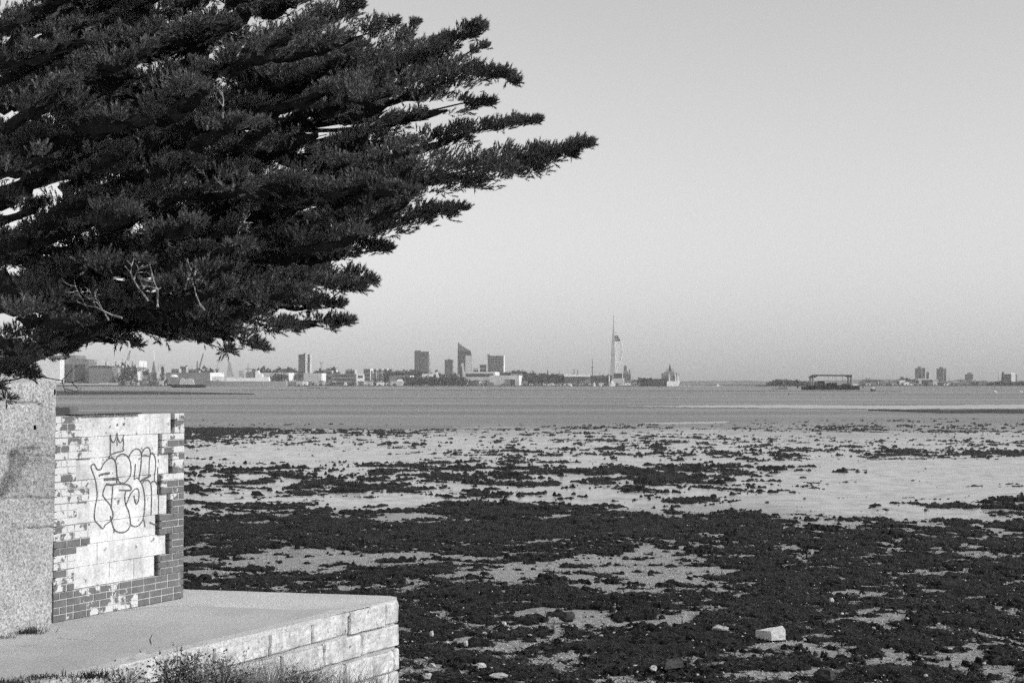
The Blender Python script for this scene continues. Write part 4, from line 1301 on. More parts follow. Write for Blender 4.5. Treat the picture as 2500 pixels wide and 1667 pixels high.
# the sail-shaped tower
Yt = 3150.0
root = thing('sail_tower', 'tall slender white tower with a curved sail frame on its right', 'tower')
def G(X, Y, d=0): 
    p = z6(X, Y); return Vector((X_at(p[0], Yt), Yt + d, Z_at(p[1], Yt)))
def strip(parent, name, left, right, th, m):
    """a tapering column between a left and a right line of view points"""
    q = MB(); v = []; f = []
    for (a, b) in zip(left, right):
        v += [G(*a), G(*b), G(*b, th), G(*a, th)]
    for i in range(len(left) - 1):
        for k in range(4): f.append((i * 4 + k, i * 4 + (k + 1) % 4, i * 4 + 4 + (k + 1) % 4, i * 4 + 4 + k))
    n = len(left) * 4
    f += [(3, 2, 1, 0), (n - 4, n - 3, n - 2, n - 1)]
    q.add(v, f); return q.build(name, M[m], parent)
strip(root, 'shaft', [(1083, 860), (1087, 740), (1090, 600), (1095, 440), (1103, 330), (1112, 240), (1118, 140), (1120.5, 40)], [(1135, 860), (1135, 740), (1133, 600), (1131, 440), (1127, 330), (1124, 240), (1122, 140), (1122, 40)], 7, 'tower_shade')  # greyer copy: shade of the left side put into the colour
strip(root, 'shaft', [(1136, 860), (1136, 740), (1134, 600), (1132, 440), (1128, 330), (1125, 240), (1122.5, 140), (1122.3, 50)], [(1146, 860), (1146, 740), (1144, 600), (1141, 440), (1137, 330), (1132, 240), (1127, 140), (1123.5, 50)], 7, 'far_white')  # white copy paints the sunlit right edge of the same shaft
bow = [(1131, 215), (1150, 243), (1178, 285), (1202, 335), (1219, 395), (1226, 440), (1222, 500), (1208, 560), (1184, 615), (1160, 660), (1152, 700), (1151, 745), (1151, 860)]
strip(root, 'bow', [(a - 8, b) for a, b in bow], [(a + 8, b) for a, b in bow], 5, 'far_white')
def bow_x(y): return float(np.interp(y, [b for a, b in bow], [a for a, b in bow]))
for yy in range(345, 640, 22):
    q = MB(); q.tube([G(1140, yy, 2), G(bow_x(yy - 8), yy - 8, 2)], .75, 5); q.build('rib', M['far_white'], root)
for yy in (285, 306, 328):
    a, b = G(1137, yy + 8, 1), G(bow_x(yy) - 4, yy - 6, 6)
    q = MB(); q.box((a.x, a.y - 2, a.z), (b.x, b.y + 3, b.z)); q.build('deck', M['far_black'], root)
q = MB(); q.tube([G(1122, 30, 2), G(1122, 5, 2)], [.5, .2], 5); q.build('spire', M['far_white'], root)
settle(root)

# masts, cranes, chimneys
def mast(zf, X, Yt_, Yb, Y, label, name='mast', cat='mast', r0=.7, arms=(), m='far_dark', top=None):
    root = thing(name, label, cat)
    p = lambda a, b: (X_at(zf(a, b)[0], Y), Y, max(Z_at(zf(a, b)[1], Y), LAND - .3))
    q = MB(); q.tube([p(X, Yb), p(X if top is None else top, Yt_)], [r0, r0 * .45], 6); q.build('pole', M[m], root)
    for a0, b0, a1, b1 in arms:
        q = MB(); q.tube([p(a0, b0), p(a1, b1)], [r0 * .55, r0 * .4], 5); q.build('arm', M[m], root)
    return settle(root)
def crane(zf, X, Yb, Xt, Yt_, Y, label, w, m='far_mid'):
    """a lattice jib on a tower"""
    root = thing('crane', label, 'crane')
    P_ = lambda a, b, d=0: Vector((X_at(zf(a, b)[0], Y), Y + d, max(Z_at(zf(a, b)[1], Y), LAND - .3)))
    n = 9
    for side in (-w, w):
        for d in (0, 3):
            q = MB(); q.tube([P_(X + side, Yb, d), P_(Xt + side * .3, Yt_, d)], .4, 4); q.build('chord', M[m], root)
    q = MB()
    for i in range(n):
        a, b = i / n, (i + 1) / n
        L_ = lambda s, t: P_(X + (Xt - X) * t + s * w * (1 - .7 * t), Yb + (Yt_ - Yb) * t)
        q.tube([L_(-1, a), L_(1, b)], .28, 3); q.tube([L_(1, a), L_(-1, b)], .28, 3)
    tag(q.build('lattice', M[m], root), kind='stuff')
    q = MB(); q.box(tuple(P_(X - w * 1.6, Yb + 14)), tuple(P_(X + w * 1.6, Yb) + Vector((0, 4, 0)))); q.build('base', M[m], root)
    return settle(root)
crane(z4, 748, 238, 772, 140, 2860, 'leaning lattice crane rising behind the white shed', 10)
crane(z4, 1010, 330, 998, 130, 2900, 'tall thin pale crane beside the pyramid lattice tower', 5, 'far_white')
crane(z4, 1432, 320, 1474, 165, 2900, 'slanting grey crane behind the dock buildings', 6)
crane(z4, 1414, 330, 1416, 238, 2900, 'short upright crane left of the slanting crane', 6)
mast(z4, 1610, 245, 350, 2900, 'thin mast left of the warship', r0=.5)
mast(z4, 548, 208, 240, 2860, 'short flagpole on the white shed roof', 'flagpole', 'flagpole', .4)
mast(z4, 700, 212, 240, 2860, 'second short flagpole on the white shed roof', 'flagpole', 'flagpole', .4)
mast(z5, 408, 400, 512, 2900, 'thin mast with a forked head near the striped tower', arms=[(408, 430, 395, 402), (408, 430, 428, 405)], r0=.6)
mast(z6, 665, 660, 740, 2900, 'left one of two dark chimneys behind the tented roof', 'chimney', 'chimney', 1.2)
mast(z6, 708, 670, 740, 2900, 'right one of two dark chimneys behind the tented roof', 'chimney', 'chimney', 1.2)
mast(z6, 875, 540, 760, 2800, 'tall ship mast left of the sail tower', r0=.9, arms=[(860, 640, 890, 640)])
mast(z6, 362, 670, 740, 2880, 'small church spire over the wooded waterfront', 'spire', 'spire', 1.6)
mast(z5, 1240, 632, 674, 2300, 'dark navigation post in the water before the shore', 'post', 'post', .45, m='far_black')
mast(z5, 1538, 560, 658, 2300, 'tall thin navigation pole below the small square tower', 'post', 'post', .3)
mast(z4, 1862, 440, 498, 2300, 'navigation pole in the water by the warship', 'post', 'post', .3)
for i, (zf, X, Yt2, Yb2) in enumerate([(z4, 905, 255, 330), (z4, 1045, 262, 340), (z4, 1480, 250, 340), (z4, 1365, 275, 330), (z5, 130, 455, 515), (z5, 700, 455, 490), (z5, 1250, 470, 530), (z6, 190, 690, 740), (z6, 495, 685, 730), (z6, 960, 700, 745), (z6, 1060, 705, 745), (z6, 1340, 735, 790), (z7, 1025, 180, 280), (z7, 1740, 205, 250), (z7, 2140, 150, 240)]):
    mast(zf, X, Yt2, Yb2, 2830, ['thin mast beside the white shed end', 'thin mast right of the pyramid tower', 'thin mast between crane and warship', 'thin mast over the dock works', 'aerial left of the striped tower', 'aerial over the dark warehouse', 'flagpole left of the balconied tower', 'thin mast left in the wooded waterfront', 'thin mast left of the tented roof',
        'thin yacht mast left of the sail tower', 'second thin yacht mast close to the sail tower', 'thin mast right of the turreted building', 'thin mast right of the floating dock', 'thin mast right of the right twin towers', 'thin leaning aerial left of the dark spire'][i], r0=.4)
# pyramid lattice tower and ball-topped tower, ship bows among the buildings
root = thing('lattice_tower', 'dark pyramid shaped tower above the dock buildings', 'tower')
q = MB(); a, b, t = [(X_at(z4(x, y)[0], 2850), Z_at(z4(x, y)[1], 2850)) for x, y in ((975, 352), (1016, 352), (994, 240))]
q.add([(a[0], 2850, a[1] - 4), (b[0], 2850, b[1] - 4), (b[0], 2862, b[1] - 4), (a[0], 2862, a[1] - 4), (t[0] - .8, 2855, t[1]), (t[0] + .8, 2855, t[1]), (t[0] + .8, 2857, t[1]), (t[0] - .8, 2857, t[1])],
      [(0, 1, 5, 4), (1, 2, 6, 5), (2, 3, 7, 6), (3, 0, 4, 7), (4, 5, 6, 7)]); q.build('body', M['far_mid'], root)
prism_px(root, 'base', z4, [(965, 460), (965, 350), (1030, 350), (1030, 460)], 2850, 14, 'far_mid')
prism_px(root, 'screen', z4, [(1030, 405), (1030, 330), (1076, 330), (1076, 375), (1050, 405)], 2846, 3, 'far_white')
settle(root)
root = thing('radar_tower', 'slim white tower carrying a dark round radome', 'tower')
prism_px(root, 'shaft', z5, [(1520, 640), (1505, 500), (1520, 500), (1545, 570), (1545, 640)], 2790, 5, 'far_white')
bpy.context.view_layer.update()
def ball(parent, name, c, rad, m, sx=1, sz=1):
    v = []; f = []; n = 10; k = 6
    for i in range(1, k):
        for j in range(n):
            a = math.pi * i / k; b = 2 * math.pi * j / n
            v.append((c[0] + rad * sx * math.sin(a) * math.cos(b), c[1] + rad * math.sin(a) * math.sin(b), c[2] + rad * sz * math.cos(a)))
    for i in range(k - 2):
        for j in range(n): f.append((i * n + j, (i + 1) * n + j, (i + 1) * n + (j + 1) % n, i * n + (j + 1) % n))
    f.append(tuple(range(n))); f.append(tuple(range((k - 1) * n - 1, (k - 2) * n - 1, -1)))
    q = MB(); q.add(v, f); return q.build(name, M[m], parent, True)
ball(root, 'radome', (X_at(z5(1512, 0)[0], 2790), 2792, Z_at(z5(0, 492)[1], 2790)), 2.9, 'far_dark')
settle(root)
root = thing('lattice_tower', 'small white wedge shaped structure beside the radome tower', 'tower')
prism_px(root, 'body', z5, [(1584, 640), (1588, 570), (1596, 532), (1606, 570), (1612, 640)], 2790, 5, 'far_white'); settle(root)
root = thing('dome_hall', 'low white dome on the dockside behind the barge', 'dome')
c_ = (X_at(z4(1183, 0)[0], 2790), 2800, Z_at(z4(0, 396)[1], 2790)); ball(root, 'dome', c_, 8.3, 'far_white', 1, .7)
prism_px(root, 'base', z4, [(1138, 460), (1138, 392), (1228, 392), (1228, 460)], 2789, 22, 'far_mid'); settle(root)
root = thing('warship_mast', 'warship mast half white and half dark before the slanted tower', 'mast')
prism_px(root, 'body', z5, [(1735, 640), (1738, 470), (1752, 418), (1768, 412), (1775, 480), (1785, 540), (1800, 640)], 2780, 8, 'far_pale')
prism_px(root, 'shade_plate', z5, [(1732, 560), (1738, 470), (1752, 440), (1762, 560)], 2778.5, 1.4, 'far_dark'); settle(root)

# ships
def hull(parent, zf, X0, X1, Ytop, Ybot, Y, beam, m, bow=-1, flare=.12, name='hull'):
    """stations along the length; bow = -1 points left"""
    xs0 = X_at(zf(X0, 0)[0], Y); xs1 = X_at(zf(X1, 0)[0], Y); zt = Z_at(zf(0, Ytop)[1], Y); zb = Z_at(zf(0, Ybot)[1], Y)
    zb = -0.8; n = 12; v = []; f = []
    for i in range(n + 1):
        t = i / n; s = t if bow < 0 else 1 - t
        w = beam / 2 * min(1, (s / .28)) ** .6 if s < .28 else beam / 2 * (1 - .15 * max(0, (s - .8) / .2))
        w = max(w, .3)
        x = xs0 + (xs1 - xs0) * t
        lift = (zt - zb) * .16 * max(0, 1 - s / .3) ** 2
        dx = (xs1 - xs0) * flare * .3 * max(0, 1 - s / .2) * (1 if bow < 0 else -1)
        v += [(x + dx, Y - w * .75, zb), (x, Y - w, zt + lift), (x, Y + w, zt + lift), (x + dx, Y + w * .75, zb)]
    for i in range(n):
        for k in range(4): f.append((i * 4 + k, i * 4 + 4 + k, i * 4 + 4 + (k + 1) % 4, i * 4 + (k + 1) % 4))
    f += [(0, 1, 2, 3), (n * 4 + 3, n * 4 + 2, n * 4 + 1, n * 4)]
    q = MB(); q.add(v, f); return q.build(name, M[m], parent)
root = thing('warship', 'pale grey warship moored along the far quay under the tree', 'ship')
Yw = 2700
M['ship_grey'] = plain('ship_grey', 0.42, 0.6, 0.08, 0.05)
hull(root, z4, 1490, 2275, 432, 470, Yw, 20, 'ship_grey')
prism_px(root, 'superstructure', z4, [(1688, 440), (1700, 400), (1760, 395), (1790, 405), (1800, 432), (1800, 440)], Yw - 6, 12, 'far_white')
prism_px(root, 'superstructure', z4, [(1795, 440), (1800, 400), (1870, 402), (1875, 440)], Yw - 6, 12, 'far_white')
prism_px(root, 'superstructure', z4, [(1870, 440), (1872, 402), (1975, 400), (1975, 330), (2000, 330), (2012, 362), (2040, 362), (2040, 390), (2100, 392), (2112, 440)], Yw - 6, 12, 'far_white')
prism_px(root, 'funnel', z4, [(1815, 402), (1815, 330), (1855, 330), (1858, 402)], Yw - 4, 8, 'ship_grey')
prism_px(root, 'funnel', z4, [(1880, 402), (1884, 345), (1960, 340), (1966, 402)], Yw - 4, 8, 'far_mid')
prism_px(root, 'mast_tower', z4, [(1695, 402), (1712, 270), (1715, 240), (1730, 240), (1740, 270), (1770, 402)], Yw - 3, 6, 'ship_grey')
ball(root, 'radome', (X_at(z4(1724, 0)[0], Yw), Yw, Z_at(z4(0, 240)[1], Yw)), 1.7, 'far_white')
q = MB(); q.tube([(X_at(z4(1904, 0)[0], Yw), Yw, Z_at(z4(0, 345)[1], Yw)), (X_at(z4(1904, 0)[0], Yw), Yw, Z_at(z4(0, 265)[1], Yw))], [.7, .3], 5); q.build('mast', M['far_dark'], root)
q = MB(); q.box((X_at(z4(1880, 0)[0], Yw), Yw - .5, Z_at(z4(0, 322)[1], Yw)), (X_at(z4(1930, 0)[0], Yw), Yw + .5, Z_at(z4(0, 316)[1], Yw))); q.build('yard', M['far_dark'], root)
prism_px(root, 'gun_house', z4, [(1590, 434), (1595, 418), (1625, 418), (1635, 434)], Yw - 3, 6, 'ship_grey')
settle(root)
root = thing('supply_ship', 'dark supply ship with a white stern and tall cluttered upperworks', 'ship')
Yq = 2650
hull(root, z6, 1418, 1735, 775, 865, Yq, 24, 'far_dark')
prism_px(root, 'stern', z6, [(1732, 868), (1730, 802), (1885, 802), (1872, 845), (1850, 868)], Yq - 12.5, 25, 'far_white')
prism_px(root, 'superstructure', z6, [(1680, 790), (1680, 708), (1712, 704), (1722, 690), (1750, 680), (1790, 680), (1815, 695), (1822, 750), (1822, 800), (1730, 800)], Yq - 8, 16, 'far_mid')
prism_px(root, 'mast', z6, [(1752, 682), (1760, 625), (1764, 603), (1768, 603), (1772, 625), (1782, 682)], Yq - 1, 2, 'far_dark')
q = MB(); q.box((X_at(z6(1718, 0)[0], Yq), Yq - 1, Z_at(z6(0, 672)[1], Yq)), (X_at(z6(1812, 0)[0], Yq), Yq + 1, Z_at(z6(0, 666)[1], Yq))); q.build('yard', M['far_dark'], root)
for a in (1755, 1830, 1858):
    prism_px(root, 'davit', z6, [(a, 804), (a - 4, 720), (a + 4, 720), (a + 10, 804)], Yq - 11, 2, 'far_white')
prism_px(root, 'funnel', z6, [(1828, 802), (1828, 710), (1840, 704), (1875, 722), (1876, 735), (1846, 735), (1846, 802)], Yq - 3, 6, 'far_mid')
settle(root)
root = thing('barge', 'old black barge with rails and heaped pale covers, nearest the tree', 'boat')
Yb = 1850
hull(root, z4, 1105, 1495, 466, 492, Yb, 9, 'far_black', flare=1.2)
prism_px(root, 'cover', z4, [(1165, 468), (1180, 436), (1210, 428), (1235, 440), (1250, 468)], Yb - 2, 4, 'far_mid')
prism_px(root, 'cover', z4, [(1245, 468), (1255, 415), (1275, 400), (1300, 425), (1340, 405), (1375, 418), (1390, 468)], Yb - 2, 4, 'far_pale')
for a in range(1120, 1400, 35):
    q = MB(); x = X_at(z4(a, 0)[0], Yb); q.tube([(x, Yb - 4.2, Z_at(z4(0, 470)[1], Yb)), (x, Yb - 4.2, Z_at(z4(0, 446)[1], Yb))], .09, 4); q.build('rail_post', M['far_pale'], root)
q = MB(); q.tube([(X_at(z4(1120, 0)[0], Yb), Yb - 4.2, Z_at(z4(0, 447)[1], Yb)), (X_at(z4(1398, 0)[0], Yb), Yb - 4.2, Z_at(z4(0, 447)[1], Yb))], .08, 4); q.build('rail', M['far_pale'], root)
ball(root, 'fender', (X_at(z4(1126, 0)[0], Yb), Yb - 3.5, Z_at(z4(0, 466)[1], Yb)), .9, 'far_white')
settle(root)
root = thing('barge', 'flat black lighter lying low in the water before the shore', 'boat')
hull(root, z5, 272, 468, 652, 662, 1550, 7, 'far_black', flare=.3)
prism_px(root, 'wheelhouse', z5, [(395, 654), (398, 645), (440, 648), (440, 654)], 1548, 3, 'far_pale'); settle(root)
root = thing('ship_bow', 'white ship seen bow on among the waterfront sheds', 'ship')
prism_px(root, 'hull', z5, [(1135, 632), (1120, 600), (1118, 588), (1192, 588), (1190, 602), (1178, 632)], 2700, 30, 'far_pale')
prism_px(root, 'superstructure', z5, [(1128, 590), (1140, 572), (1178, 570), (1186, 590)], 2706, 12, 'far_white'); settle(root)

def boat(zf, X0, X1, Ytop, Ybot, Y, label, name='small_boat', m='far_white', cab=True, mast_=0, group=None):
    root = thing(name, label, 'boat', group)
    hull(root, zf, X0, X1, Ytop, Ybot, Y, max(2.0, abs(X_at(zf(X1, 0)[0], Y) - X_at(zf(X0, 0)[0], Y)) * .35), m)
    w = X1 - X0
    if cab: prism_px(root, 'cabin', zf, [(X0 + w * .35, Ytop + 1), (X0 + w * .42, Ytop - (Ybot - Ytop) * .7), (X0 + w * .75, Ytop - (Ybot - Ytop) * .7), (X0 + w * .8, Ytop + 1)], Y - .8, 1.6, 'far_white')
    if mast_:
        q = MB(); x = X_at(zf(X0 + w * .5, 0)[0], Y); q.tube([(x, Y, Z_at(zf(0, Ytop)[1], Y)), (x, Y, Z_at(zf(0, Ytop - mast_)[1], Y))], .12, 4); q.build('mast', M['far_mid'], root)
    return settle(root)
boat(z6, 2285, 2335, 846, 864, 2600, 'white boat far out in the gap between the shores')
boat(z6, 1060, 1140, 822, 858, 2640, 'white ferry at the pier below the sail tower', 'ferry')
boat(z6, 615, 645, 850, 866, 2640, 'small white boat at the left end of the dark pier')
boat(z6, 885, 912, 830, 858, 2650, 'small white cabin boat in the middle of the dark pier')
boat(z6, 962, 986, 838, 858, 2650, 'smaller white boat just left of the ferry')
boat(z7, 1090, 1135, 300, 322, 950, 'workboat with a white bow right of the floating dock', 'workboat', 'far_mid', mast_=20)
boat(z7, 2098, 2124, 320, 331, 830, 'white moored boat below the dark trees', mast_=70)
boat(z7, 2310, 2334, 320, 331, 830, 'white moored boat at the right edge of the view', mast_=60)
boat(z7, 440, 456, 282, 292, 2500, 'tiny white boat left of the floating dock', mast_=8)
boat(z5, 685, 704, 655, 664, 1900, 'tiny pale boat right of the flat black lighter', cab=False)
boat(z5, 1044, 1062, 657, 667, 1500, 'tiny dark dinghy on the water in mid channel', m='far_black', cab=False)
boat(z5, 206, 220, 653, 661, 1600, 'tiny dark dinghy left of the flat black lighter', m='far_black', cab=False)
root = thing('buoy', 'small dark buoy floating in front of the floating dock', 'buoy')
c_ = ground(*z7(421, 349), 0); ball(root, 'float', (c_.x, c_.y, .2), .35, 'far_black'); q = MB(); q.tube([(c_.x, c_.y, .4), (c_.x, c_.y, .9)], .06, 5); q.build('topmark', M['far_black'], root); settle(root)
# piers
def pier(zf, X0, X1, Yt_, Yb_, Y, m, label):
    root = thing('pier', label, 'pier')
    x0, x1 = X_at(zf(X0, 0)[0], Y), X_at(zf(X1, 0)[0], Y); zt = Z_at(zf(0, Yt_)[1], Y)
    q = MB(); q.box((x0, Y, zt - .7), (x1, Y + 6, zt)); q.build('deck', M[m], root)
    q0 = MB(); q0.box((0, 0, -1.5), (.8, .8, zt - .9)); me = q0.mesh('pile')
    n = max(3, int((x1 - x0) / 7))
    for i in range(n):
        o = link('pile', me, M['far_dark'], root); o.location = (x0 + (x1 - x0 - 1) * i / (n - 1), Y + .3, 0)
    return settle(root)
pier(z6, 640, 1180, 846, 862, 2660, 'far_dark', 'long dark pier on piles below the sail tower')
pier(z6, 1172, 1420, 842, 856, 2655, 'far_white', 'white pontoon between the ferry and the supply ship')
pier(z7, 300, 412, 294, 304, 1302, 'far_dark', 'dark jetty on piles left of the floating dock')

# floating dock with its gantry
root = thing('floating_dock', 'black floating dock carrying a tall open gantry frame', 'dock')
Yd = 1180
prism_px(root, 'hull', z7, [(605, 310), (605, 272), (1002, 272), (1005, 310)], Yd, 22, 'far_black')
prism_px(root, 'hull', z7, [(558, 306), (560, 280), (604, 280), (604, 306)], Yd + 2, 18, 'far_black')
def bar(a, b, w=.9, m='far_dark', nm='beam', d=1):
    q = MB(); q.tube([(X_at(z7(*a)[0], Yd), Yd + d, Z_at(z7(*a)[1], Yd)), (X_at(z7(*b)[0], Yd), Yd + d, Z_at(z7(*b)[1], Yd))], w, 6); return q.build(nm, M[m], root)
for d in (1, 11):
    bar((622, 272), (622, 195), .8, 'far_mid', 'post', d); bar((934, 300), (936, 195), .8, 'far_mid', 'post', d)
    bar((608, 205), (640, 188), .6, d=d); bar((640, 188), (944, 190), .62, d=d); bar((610, 200), (650, 200), .5, d=d); bar((630, 206), (660, 192), .35, d=d); bar((934, 206), (905, 192), .35, d=d)
for a in (762, 800, 828, 880): bar((a, 192), (a, 245 if a != 800 else 215), .1, nm='cable', d=8)
prism_px(root, 'deck_house', z7, [(675, 273), (675, 235), (715, 235), (715, 273)], Yd + 4, 8, 'far_dark')
prism_px(root, 'deck_house', z7, [(738, 273), (738, 250), (816, 250), (816, 273)], Yd + 3, 8, 'far_black')
prism_px(root, 'deck_house', z7, [(716, 273), (718, 240), (736, 240), (737, 273)], Yd + 6, 6, 'far_pale')
prism_px(root, 'deck_house', z7, [(868, 273), (870, 256), (925, 258), (925, 273)], Yd + 8, 6, 'far_dark')
prism_px(root, 'deck_house', z7, [(945, 273), (950, 258), (990, 262), (992, 273)], Yd + 5, 6, 'far_white')
settle(root)
def zpost(X, Yt_, Yb, Y, label, r0=.6): return mast(z7, X, Yt_, Yb, Y, label, 'post', 'post', r0 * .7, m='far_black')
for i, a in enumerate((350, 368, 384, 402)):
    zpost(a, 272 + (i % 2) * 8, 306, 1300, ['leftmost mooring pile by the jetty', 'second mooring pile by the jetty from the left', 'third mooring pile by the jetty from the left', 'mooring pile by the jetty, nearest the floating dock'][i])
zpost(495, 235, 308, 1180, 'tall dark pile standing left of the floating dock', .9)
zpost(1030, 278, 312, 1150, 'short dark pile just right of the floating dock', .8)
zpost(789, 308, 326, 900, 'little marker post in the water before the floating dock', .3)
mast(z7, 1065, 214, 285, 2900, 'mushroom headed water tower right of the floating dock', 'water_tower', 'tower', 2.2, arms=[(1052, 216, 1088, 212)], m='far_mid')
mast(z7, 1215, 243, 285, 2900, 'shorter flat topped water tower', 'water_tower', 'tower', 1.8, arms=[(1203, 243, 1230, 243)], m='far_mid')
# towers on the right
Y7 = 3050
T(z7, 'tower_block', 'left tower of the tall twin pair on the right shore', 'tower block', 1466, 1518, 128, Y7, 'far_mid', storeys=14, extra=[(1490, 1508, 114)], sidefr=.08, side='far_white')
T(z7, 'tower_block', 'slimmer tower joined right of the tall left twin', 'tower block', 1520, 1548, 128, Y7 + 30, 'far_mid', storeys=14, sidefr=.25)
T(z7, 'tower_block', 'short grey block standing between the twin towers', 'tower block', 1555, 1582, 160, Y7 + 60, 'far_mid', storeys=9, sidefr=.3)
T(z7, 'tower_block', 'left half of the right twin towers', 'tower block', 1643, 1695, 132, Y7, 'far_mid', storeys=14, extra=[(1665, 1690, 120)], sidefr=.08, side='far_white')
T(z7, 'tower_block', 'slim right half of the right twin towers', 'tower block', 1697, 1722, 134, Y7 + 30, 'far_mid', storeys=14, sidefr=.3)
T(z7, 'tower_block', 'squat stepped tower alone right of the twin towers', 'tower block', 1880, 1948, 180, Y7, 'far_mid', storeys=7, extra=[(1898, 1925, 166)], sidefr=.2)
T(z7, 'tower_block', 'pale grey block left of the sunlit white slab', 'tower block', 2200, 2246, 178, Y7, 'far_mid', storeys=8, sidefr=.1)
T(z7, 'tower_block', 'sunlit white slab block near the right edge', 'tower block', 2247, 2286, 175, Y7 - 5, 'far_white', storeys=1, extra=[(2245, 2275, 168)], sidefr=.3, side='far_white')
T(z7, 'tower_block', 'thin grey block against the sunlit white slab', 'tower block', 2287, 2296, 180, Y7 + 5, 'far_mid', storeys=8)
mast(z7, 2178, 160, 250, Y7, 'dark slender church spire at the right', 'spire', 'spire', 4.0)
low(z7, 1480, 1655, 215, 2960, 'far_pale', 'pale roofed hall below the twin towers', side='far_white')
low(z7, 1350, 1470, 238, 2980, 'far_mid', 'grey low hall left of the twin towers', st=2)
low(z7, 1575, 1660, 224, 2940, 'far_pale', 'sunlit pale block between the twin towers foot', st=2, side='far_white')
low(z7, 1820, 1900, 222, 2980, 'far_mid', 'grey block at the left foot of the squat stepped tower', st=2)
low(z7, 1945, 2080, 234, 2960, 'far_mid', 'grey terrace right of the squat stepped tower', st=2)
low(z7, 1670, 1820, 240, 2940, 'far_mid', 'long low grey terrace under the right twin towers', st=2)

# the many little sheds and boats' clutter along the water's edge
for (zf, xa, xb, ybot, cnt) in ((z5, 1190, 2340, 628, 16), (z4, 640, 1100, 455, 17), (z4, 1270, 1500, 440, 8), (z4, 2100, 2352, 455, 8), (z5, 20, 1120, 618, 40), (z5, 1800, 2340, 600, 10), (z6, 60, 860, 855, 40), (z6, 870, 1420, 850, 14), (z7, 1000, 2060, 284, 48)):
    for i in range(cnt):
        X0 = xa + (xb - xa) * (i + rj.random() * .8) / cnt; w = rj.uniform(22, 80); hgt = rj.uniform(10, 30) * (1.4 if zf is z7 else 1) * (1.4 if zf is z7 else 1)
        pale = rj.random()
        m = 'far_white' if pale < .16 else ('far_pale' if pale < .36 else 'far_mid' if pale < .8 else 'far_dark')
        word = {'far_white': 'small white', 'far_pale': 'small pale', 'far_mid': 'small grey', 'far_dark': 'small dark'}[m]
        Yk = 2765 + rj.random() * 90 if zf is not z7 else 2870 + rj.random() * 60
        root = thing('shed', word, 'shed', word + ' sheds along the far waterfront')
        a, t = zf(X0, ybot - hgt); b, _ = zf(X0 + w, 0)
        SHEDS.append((a, word, root))
        x0, x1, zt = X_at(a, Yk), X_at(b, Yk), max(Z_at(t, Yk), LAND + 2.5)
        q = MB(); q.box((x0, Yk, LAND - .2), (x1, Yk + 9, zt)); q.build('wall', M[m], root)
        q = MB(); q.prism([(x0 - .3, zt), ((x0 + x1) / 2, zt + rj.uniform(.6, 2.2)), (x1 + .3, zt)], Yk - .3, Yk + 9.3); q.build('roof', M['far_pale' if rj.random() < .4 else 'far_mid'], root)
        q = MB(); q.box((x0 + (x1 - x0) * .3, Yk - .15, LAND), (x0 + (x1 - x0) * .6, Yk + .1, LAND + 2.2)); q.build('door', M['far_dark'], root)
        settle(root)

# far trees
def tree_mesh(kind, seed):
    r = np.random.default_rng(seed)
    n = 190
    d = r.normal(0, 1, (n, 3)); d /= np.linalg.norm(d, axis=1, keepdims=True)
    rad = r.random(n) ** .4
    if kind == 'round': c = d * rad[:, None] * np.array([.62, .62, .40]) + np.array([0, 0, .58]); c += .12 * np.sin(c[:, [1, 2, 0]] * 9)
    else:
        h = r.random(n) ** 1.2; c = np.stack([np.cos(h * 40 + r.random(n) * 6) * (1 - h) * .3 * rad, np.sin(h * 37) * (1 - h) * .3 * rad, .12 + h * .88], -1)
    s = .13
    T_ = c[:, None] + r.normal(0, s, (n, 3, 3)) * (1 if kind == 'round' else .55)
    T_[..., 2] = np.maximum(T_[..., 2], .05)
    return np_mesh('crown', T_.reshape(-1, 3), np.arange(3 * n).reshape(-1, 3))
TM = {k: [tree_mesh(k, s) for s in range(3)] for k in ('round', 'spire')}
tq = MB(); tq.tube([(0, 0, 0), (0, 0, .5)], [.05, .03], 5); tkm = tq.mesh('trunk')
rtr = random.Random(31)
def far_tree(px, pyt, Y, label, wid=1.0, kind='round', group=None, zb=LAND - .2):
    h = Z_at(pyt, Y) - zb
    if h < 1: return
    root = tag(empty('tree', (X_at(px, Y), Y, zb)), label, 'tree', group)
    if group: ROWS_.setdefault(group, []).append((px, root))
    k = rtr.randrange(3)
    o = link('crown', TM[kind][k], M['far_foliage'], root); o.scale = (h * wid, h * wid, h); o.rotation_euler.z = rtr.uniform(0, 6)
    o = link('trunk', tkm, M['far_dark'], root); o.scale = (h, h, h)
    return root
def zt_(zf, X, Yt_, Y, label, **k): a, b = zf(X, Yt_); return far_tree(a, b, Y, label, **k)
zt_(z4, 742, 290, 2790, 'dark broad tree in front of the long white shed', wid=.75)
zt_(z4, 825, 290, 2800, 'slim dark tree in front of the white shed end', wid=.5, kind='spire')
zt_(z4, 1086, 288, 2800, 'slim dark conifer beside the pyramid tower', wid=.6, kind='spire')
zt_(z4, 1520, 320, 2880, 'rounded tree left of the warship mast', wid=1.1)
zt_(z4, 2195, 355, 2760, 'dark round tree behind the warship stern', wid=1.2)
for i, X in enumerate((2015, 2060, 2105, 2140, 2190, 2232, 2275, 2312)): zt_(z4, X, 318 + (i * 7) % 16, 2900, 'rounded tree in the row behind the warship', wid=.9, group='trees behind the warship')
for i, X in enumerate((40, 80, 118, 160, 385, 430, 455, 490, 500)): zt_(z5, X, 478 + (i * 11) % 20 - (14 if X > 480 else 0), 2920, 'rounded tree on the skyline around the striped tower', wid=.9, group='trees around the striped tower')
for i in range(26): zt_(z5, 1195 + i * 22, 560 + rtr.uniform(-14, 10), 2775, 'dark waterfront tree in the belt below the balconied tower', wid=1.5, group='trees in the belt below the towers')
